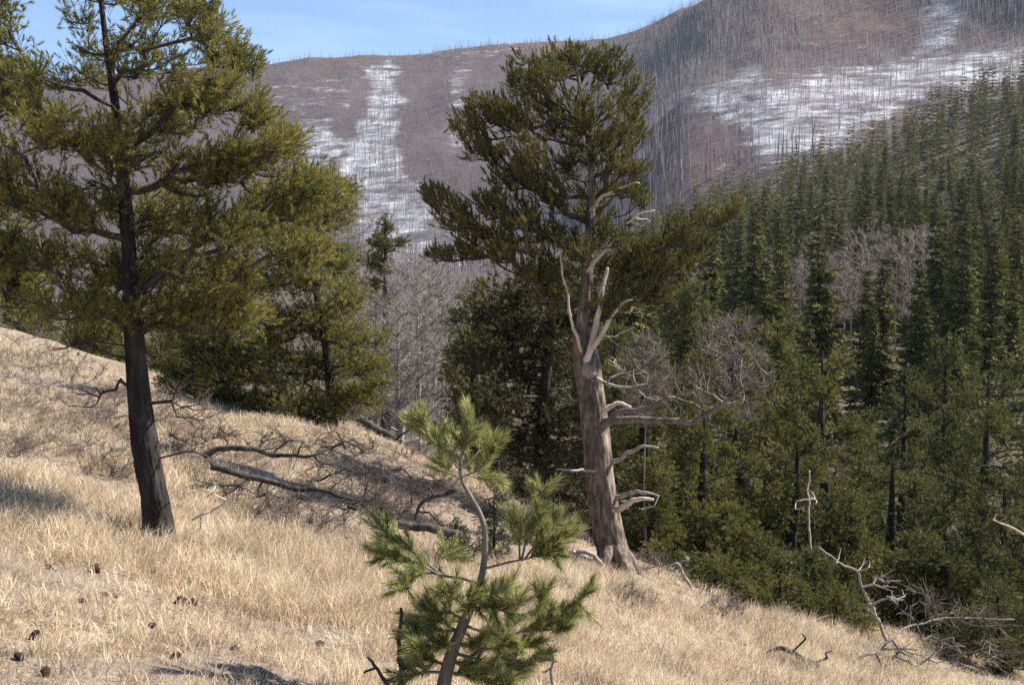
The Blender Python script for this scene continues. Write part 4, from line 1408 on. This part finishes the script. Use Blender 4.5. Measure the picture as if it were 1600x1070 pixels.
deadfall('fallen_branch', 'thin pale dead branch rising from the grass right of the left pine', 'branch', [(300, 812), (335, 795), (365, 775), (400, 758)], 9.4, 0.010, 0.004, M['dead_pale'], lobe_tips([(340, 770, 30, 12, 6), (300, 830, 30, 10, 5), (390, 765, 20, 8, 4)], 9.4), rt=0.002, ends=2, esize=0.08)
deadfall('fallen_log', 'short dark log lying in the dip behind the sapling', 'log', [(622, 818), (650, 822), (685, 828), (722, 836)], 10.8, 0.04, 0.034, M['dead_dark'], None)
deadfall('fallen_branch', 'dark arched branch standing over the short log', 'branch', [(648, 812), (655, 790), (672, 778), (700, 770), (712, 765)], 10.7, 0.012, 0.022, M['dead_dark'], lobe_tips([(692, 815, 4, 10, 2), (665, 800, 6, 8, 2), (668, 760, 8, 8, 2)], 10.7), rt=0.006, rise=-0.5)
deadfall('leaning_log', 'dark log leaning down into the hollow under the bare trees', 'log', [(560, 652), (585, 668), (610, 682), (628, 694)], 26.0, 0.09, 0.07, M['dead_dark'], lobe_tips([(575, 648, 20, 8, 4), (640, 670, 15, 15, 4)], 26.0), rt=0.012)
st = deadfall('tree_stump', 'pale forked stump at the foot of the leaning dark log', 'stump', [(622, 700), (626, 680), (632, 655)], 26.2, 0.11, 0.05, M['dead_grey'], lobe_tips([(650, 690, 12, 8, 4), (615, 668, 6, 12, 2)], 26.2), rt=0.02, n=16, lo=3)
deadfall('dead_branch', 'bleached curled dead branch at the foot of the reddish trunk', 'branch', [(868, 892), (890, 884), (905, 862), (925, 866), (945, 885)], 14.2, 0.035, 0.018, M['dead_grey'], lobe_tips([(915, 885, 22, 10, 6), (895, 860, 15, 8, 4), (935, 870, 15, 10, 4)], 14.2), rt=0.007)
deadfall('dead_branch', 'fine bleached twigs at the edge of the grass below the low pine', 'branch', [(1085, 955), (1082, 925), (1070, 900), (1060, 880), (1045, 884)], 15.6, 0.025, 0.01, M['dead_grey'], lobe_tips([(1060, 890, 25, 14, 10), (1095, 930, 20, 15, 6), (1075, 870, 16, 10, 4)], 15.6), rt=0.005, ends=2, esize=0.12)
deadfall('dead_branch', 'long bleached crooked branch rising in front of the dark low pine', 'branch', [(1385, 1000), (1365, 950), (1352, 925), (1338, 895), (1312, 878), (1278, 855)], 14.0, 0.021, 0.007, M['dead_grey'], lobe_tips([(1385, 910, 25, 20, 12), (1345, 885, 14, 8, 4), (1400, 935, 30, 10, 8), (1355, 960, 10, 20, 4), (1300, 880, 20, 12, 4)], 14.0), rt=0.006, ends=1, esize=0.15)
deadfall('fallen_snag', 'grey fallen snag with upright stubs across the lower right grass', 'fallen tree', [(1290, 1060), (1340, 1035), (1375, 1010), (1400, 985), (1450, 965), (1520, 962), (1590, 968)], 13.2, 0.018, 0.008, M['dead_brown'],
         lobe_tips([(1450, 935, 60, 25, 22, 0.2), (1540, 965, 50, 18, 18, 0.4), (1400, 1030, 50, 25, 20, -0.5), (1480, 1020, 60, 30, 22, -0.3), (1560, 1020, 50, 30, 18), (1340, 1060, 50, 10, 10, -0.6)], 13.2, ), off=[-1.2, -0.9, -0.5, -0.2, 0.2, 0.5, 0.7], rt=0.0036, ends=4, esize=0.25)
deadfall('dead_branch', 'dark forked branch lying on the grass at the bottom right', 'branch', [(1195, 1022), (1225, 1012), (1250, 1025), (1275, 1040), (1310, 1065)], 11.6, 0.02, 0.03, M['dead_dark'], lobe_tips([(1255, 995, 4, 10, 2), (1210, 1050, 15, 10, 3), (1290, 1020, 14, 10, 3), (1250, 1060, 20, 6, 3)], 11.6), rt=0.007)
deadfall('dead_branch', 'thin low branch lying along the grass near the bottom edge', 'branch', [(1060, 1052), (1100, 1048), (1150, 1050), (1185, 1054)], 10.6, 0.014, 0.008, M['dead_dark'], lobe_tips([(1120, 1040, 25, 6, 3), (1170, 1058, 15, 4, 2)], 10.6), rt=0.004)
deadfall('dead_branch', 'thin curved twig arching over the grass at right of the sapling', 'branch', [(1000, 1005), (1020, 992), (1050, 990), (1090, 1010), (1120, 1030)], 11.2, 0.010, 0.006, M['shrub'], None)
deadfall('dead_stake', 'dark upright dead stem standing left of the sapling', 'dead stem', [(627, 1085), (626, 1040), (624, 1000), (628, 950)], 5.9, 0.016, 0.007, M['dead_dark'], lobe_tips([(633, 1045, 6, 4, 2), (618, 1000, 5, 4, 1)], 5.9), rt=0.004, lo=20)
deadfall('dead_branch', 'short dark stick slanting out of the bottom edge left of the sapling', 'branch', [(612, 1085), (595, 1052), (574, 1025)], 5.8, 0.011, 0.006, M['dead_dark'], lobe_tips([(570, 1050, 8, 4, 2)], 5.8), rt=0.004)
deadfall('dead_branch', 'bare curling twigs sticking up right of the sapling stem', 'branch', [(868, 1085), (862, 1050), (864, 1020), (852, 1000), (846, 980)], 6.1, 0.009, 0.004, M['dead_grey'], lobe_tips([(872, 1035, 6, 6, 2), (846, 1050, 10, 6, 2)], 6.1), rt=0.003, lo=15)
deadfall('dead_branch', 'bleached twig poking from the dark pine at the far right', 'branch', [(1600, 835), (1575, 822), (1550, 812)], 16.5, 0.02, 0.008, M['dead_pale'], lobe_tips([(1560, 808, 14, 6, 3)], 16.5), rt=0.005)
deadfall('standing_dead_sapling', 'pale upright dead stem standing among the low pines on the right', 'dead stem', [(1266, 860), (1264, 800), (1263, 735)], 17.6, 0.018, 0.010, M['dead_pale'], lobe_tips([(1280, 775, 15, 12, 5), (1250, 790, 14, 12, 4)], 17.2), rt=0.006)

# ------------------------------------------------------------------ dry shrubs
SHRUBS = [(60, 640, 20, 0.75, 'dark dry shrub on the bank at the left edge'), (110, 665, 17, 0.7, 'twiggy dry shrub left of the dark trunk'), (165, 690, 14.5, 0.55, 'low dry shrub just behind the dark trunk'), (40, 590, 25, 0.8, 'dry shrub highest on the left bank'),
          (265, 680, 16, 0.7, 'upright dry shrub right behind the left pine trunk'), (300, 700, 14.5, 0.6, 'dry shrub beside the upper fallen trunk'), (640, 790, 13.0, 0.5, 'low twiggy shrub in the dip behind the sapling'), (690, 760, 16.5, 0.5, 'low dry shrub beyond the arched branch'),
          (600, 760, 14.0, 0.45, 'low dry shrub at the end of the twig fan'), (1130, 985, 13.5, 0.3, 'small grey tuft of shrub on the lower right grass'), (985, 985, 12.0, 0.3, 'small grey tuft of shrub below the reddish trunk'), (190, 735, 11.5, 0.35, 'small dry shrub uphill of the left trunk'),
          (420, 790, 11.0, 0.35, 'dry brush under the lower fallen trunk'), (500, 800, 11.2, 0.32, 'dry brush at the near edge of the fallen trunks'), (640, 720, 19.0, 0.45, 'dry brush on the bright grass patch beyond the sapling'), (1010, 900, 15.6, 0.35, 'dry brush right of the reddish trunk base'), (870, 840, 16.0, 0.4, 'dry brush left of the reddish trunk base')]
for (px_, py_, d_, h_, lab) in SHRUBS:
    x = W(px_, py_, d_)[0]
    b = np.array([x, d_, float(G(x, d_)) - 0.03])
    root = thing('dry_shrub', lab, 'shrub', b)
    n = 46
    az = rng.random(n) * 6.28
    rr = h_ * 0.85 * np.sqrt(rng.random(n))
    tips = b + np.column_stack([np.cos(az) * rr, np.sin(az) * rr, h_ * (0.35 + 0.65 * rng.random(n)) * (1 - 0.4 * (rr / h_) ** 2)])
    sk = Skeleton(np.array([b, b + [0, 0, h_ * 0.25]]), [0.012, 0.006], 8)
    sk.grow(tips, rise=0.5, step=0.08, lo=0, sag=0.02)
    sk.radii(0.0022, 0.45)
    limbs, rest = sk.wood(3, 10 ** 6)
    tp, td = sk.tipdirs()
    a, bb, dr = spread(tp, td, 9, 0.13, 0.3, 0.6)
    part('stems', join(rest, prisms(a, bb, np.full(len(a), 0.0022), np.full(len(a), 0.001), 3)), M['shrub'], root, False, 'stuff')

bank = [(rng.uniform(-10, 215), rng.uniform(565, 735)) for _ in range(26)] + [(rng.uniform(240, 330), rng.uniform(660, 760)) for _ in range(7)] + [(rng.uniform(560, 720), rng.uniform(735, 815)) for _ in range(10)]
proto_shrub = [o for o in bpy.data.objects if o.name.startswith('dry_shrub')][:4]
for k, (px_, py_) in enumerate(bank):
    dd = np.linspace(4, 40, 1500)
    P = W(np.full(1500, px_), np.full(1500, py_), dd)
    hit = np.argmax(P[:, 2] < G(P[:, 0], P[:, 1]))
    if hit == 0:
        continue
    src = proto_shrub[k % 4]
    o = src.copy()
    sc.collection.objects.link(o)
    o.location = (P[hit, 0], P[hit, 1], float(G(P[hit, 0], P[hit, 1])) - 0.03)
    o.rotation_euler = (0, 0, rng.random() * 6.28)
    f_ = rng.uniform(0.35, 0.75)
    o.scale = (f_ * 1.2, f_ * 1.2, f_ * 0.8)
    o['label'] = 'low grey brown shrub among many matted on the dry slope'
    o['group'] = 'low dry shrubs matted over the slope'
    for ch in src.children:
        c_ = ch.copy()
        c_.parent = o
        sc.collection.objects.link(c_)

# little firs behind the sapling
for (px_, tp_, d_, hw_, h_, lab) in [(772, 765, 12.5, 32, 90, 'small dark fir seedling standing behind the sapling'), (712, 820, 11.0, 36, 45, 'low dark fir seedling beside the short log')]:
    c = W(px_, tp_, d_)
    zb = float(G(c[0], d_))
    h_ = max(h_, (c[2] - zb) / d_ * F)
    tips = cone_tips(px_, tp_, d_, hw_, h_ * 0.9, 70)
    pine('fir_seedling', lab, 'fir', np.array([[c[0], d_, zb - 0.05], (c + [c[0], d_, zb]) / 2, c]), [0.018, 0.012, 0.004], tips, M['fir'], M['bark_dark'], M['twig_dark'], rise=-0.05, rt=0.0025, twigs=7, tsize=0.07, ndl=14, nl=0.03, nw=0.005, step=0.06, lo=6, tn=30, tsides=8, big=20)

# ------------------------------------------------------------------ dark clods and cones on the grass
CLODS = [(108, 872, 10), (78, 890, 8), (150, 893, 12), (128, 945, 12), (180, 935, 7), (165, 933, 7), (282, 944, 13), (302, 945, 10), (236, 982, 10), (55, 1000, 14), (70, 1055, 14), (275, 1030, 11), (365, 1018, 9), (402, 1018, 8), (420, 1020, 12), (500, 1010, 10), (240, 895, 10), (275, 800, 10), (500, 840, 8), (30, 1030, 11), (410, 1055, 9), (200, 965, 8)]


def hit_ground(px, py):
    lo, hi = 2.5, 40.0
    dd = np.linspace(lo, hi, 3000)
    P = W(np.full(3000, px), np.full(3000, py), dd)
    below = P[:, 2] < G(P[:, 0], P[:, 1])
    k = np.argmax(below) if below.any() else 2999
    return P[k]


th = np.linspace(0, math.pi, 6)[1:-1]
ph = np.arange(8) * math.pi / 4
cl = []
for k in range(4):
    sph = np.vstack([[0, 0, 1], np.array([[math.sin(t) * math.cos(f), math.sin(t) * math.sin(f), math.cos(t)] for t in th for f in ph]), [0, 0, -1]])
    sph *= 1 + rng.normal(0, 0.16, (len(sph), 1))
    q = [[1 + r_ * 8 + c_, 1 + r_ * 8 + (c_ + 1) % 8, 1 + (r_ + 1) * 8 + (c_ + 1) % 8, 1 + (r_ + 1) * 8 + c_] for r_ in range(3) for c_ in range(8)]
    t3 = [[0, 1 + (c_ + 1) % 8, 1 + c_] for c_ in range(8)] + [[33, 25 + c_, 25 + (c_ + 1) % 8] for c_ in range(8)]
    cl.append(make_mesh('clod', sph, [np.array(q), np.array(t3)], M['cone'], True))
for k, (px_, py_, s_) in enumerate(CLODS):
    P = hit_ground(px_, py_)
    o = tag(link('pine_cone', cl[k % 4]), 'small dark cone lying loose on the dry grass of the near slope', 'pine cone', 'dark cones lying on the dry grass')
    r_ = s_ * P[1] / F * 0.62
    o.location = (P[0], P[1], float(G(P[0], P[1])) + r_ * 0.7)
    o.scale = (r_ * 1.3, r_, r_ * 0.85)
    o.rotation_euler = (rng.random(), rng.random(), rng.random() * 6)

# ------------------------------------------------------------------ dry grass


def grass():
    NC = 36000
    dd = 4.3 * (34 / 4.3) ** rng.random(NC)
    uu = rng.uniform(-260, 1860, NC)
    cx = (uu - CX) / F * dd
    cy = dd
    tall = np.clip(0.5 + 1.9 * fbm(cx * 0.55, cy * 0.55, 61, 3), 0.12, 1.2)
    tall = tall + 0.55 * np.exp(-((cx + 0.9) ** 2 / 2.2 + (cy - 9.0) ** 2 / 5))
    tall = tall * np.where((cx < -0.9) & (cy < 7.6), 0.45, 1.0)
    keepm = rng.random(NC) < np.clip(0.22 + tall * 0.9, 0, 1)
    cx, cy, tall, dd = cx[keepm], cy[keepm], tall[keepm], dd[keepm]
    nb = 15
    T = len(cx)
    r = 0.016 + 0.05 * rng.random((T, nb))
    a = rng.random((T, nb)) * 6.28
    bx = cx[:, None] + np.cos(a) * r
    by = cy[:, None] + np.sin(a) * r
    bz = G(bx.ravel(), by.ravel()).reshape(T, nb) - 0.012
    ln = (0.05 + 0.17 * tall[:, None]) * (0.5 + 0.8 * rng.random((T, nb)))
    ld = np.stack([np.cos(a) * 0.35 + 0.28 + rng.normal(0, 0.28, (T, nb)), np.sin(a) * 0.35 - 0.12 + rng.normal(0, 0.28, (T, nb)), np.ones((T, nb))], -1)
    ld = norm(ld)
    base = np.stack([bx, by, bz], -1)
    mid = base + ld * (ln * 0.55)[..., None]
    ld2 = norm(ld + np.stack([np.cos(a) * 0.5 + 0.35, np.sin(a) * 0.5 - 0.1, -0.45 * np.ones_like(a)], -1))
    tip = mid + ld2 * (ln * 0.5)[..., None]
    w = (0.0015 + 0.0002 * dd)[:, None] * (0.7 + 0.6 * rng.random((T, nb)))
    sa = rng.random((T, nb)) * 6.28
    sd = np.stack([np.cos(sa), np.sin(sa), np.zeros_like(sa)], -1) * w[..., None]
    v = np.stack([base - sd, base + sd, mid + sd * 0.7, mid - sd * 0.7, tip], 2).reshape(-1, 3)
    o = np.arange(T * nb)[:, None] * 5
    q = o + np.array([[0, 1, 2, 3]])
    t = o + np.array([[3, 2, 4]])
    ob = link('dry_grass', make_mesh('dry_grass', v, [q, t], M['grass']), kind='stuff')
    tag(ob, 'pale straw coloured dry grass covering the near slope', 'grass')


grass()
nt_ = sum(len(m.polygons) for m in bpy.data.meshes)
print('polygons', nt_, 'objects', len(bpy.data.objects))
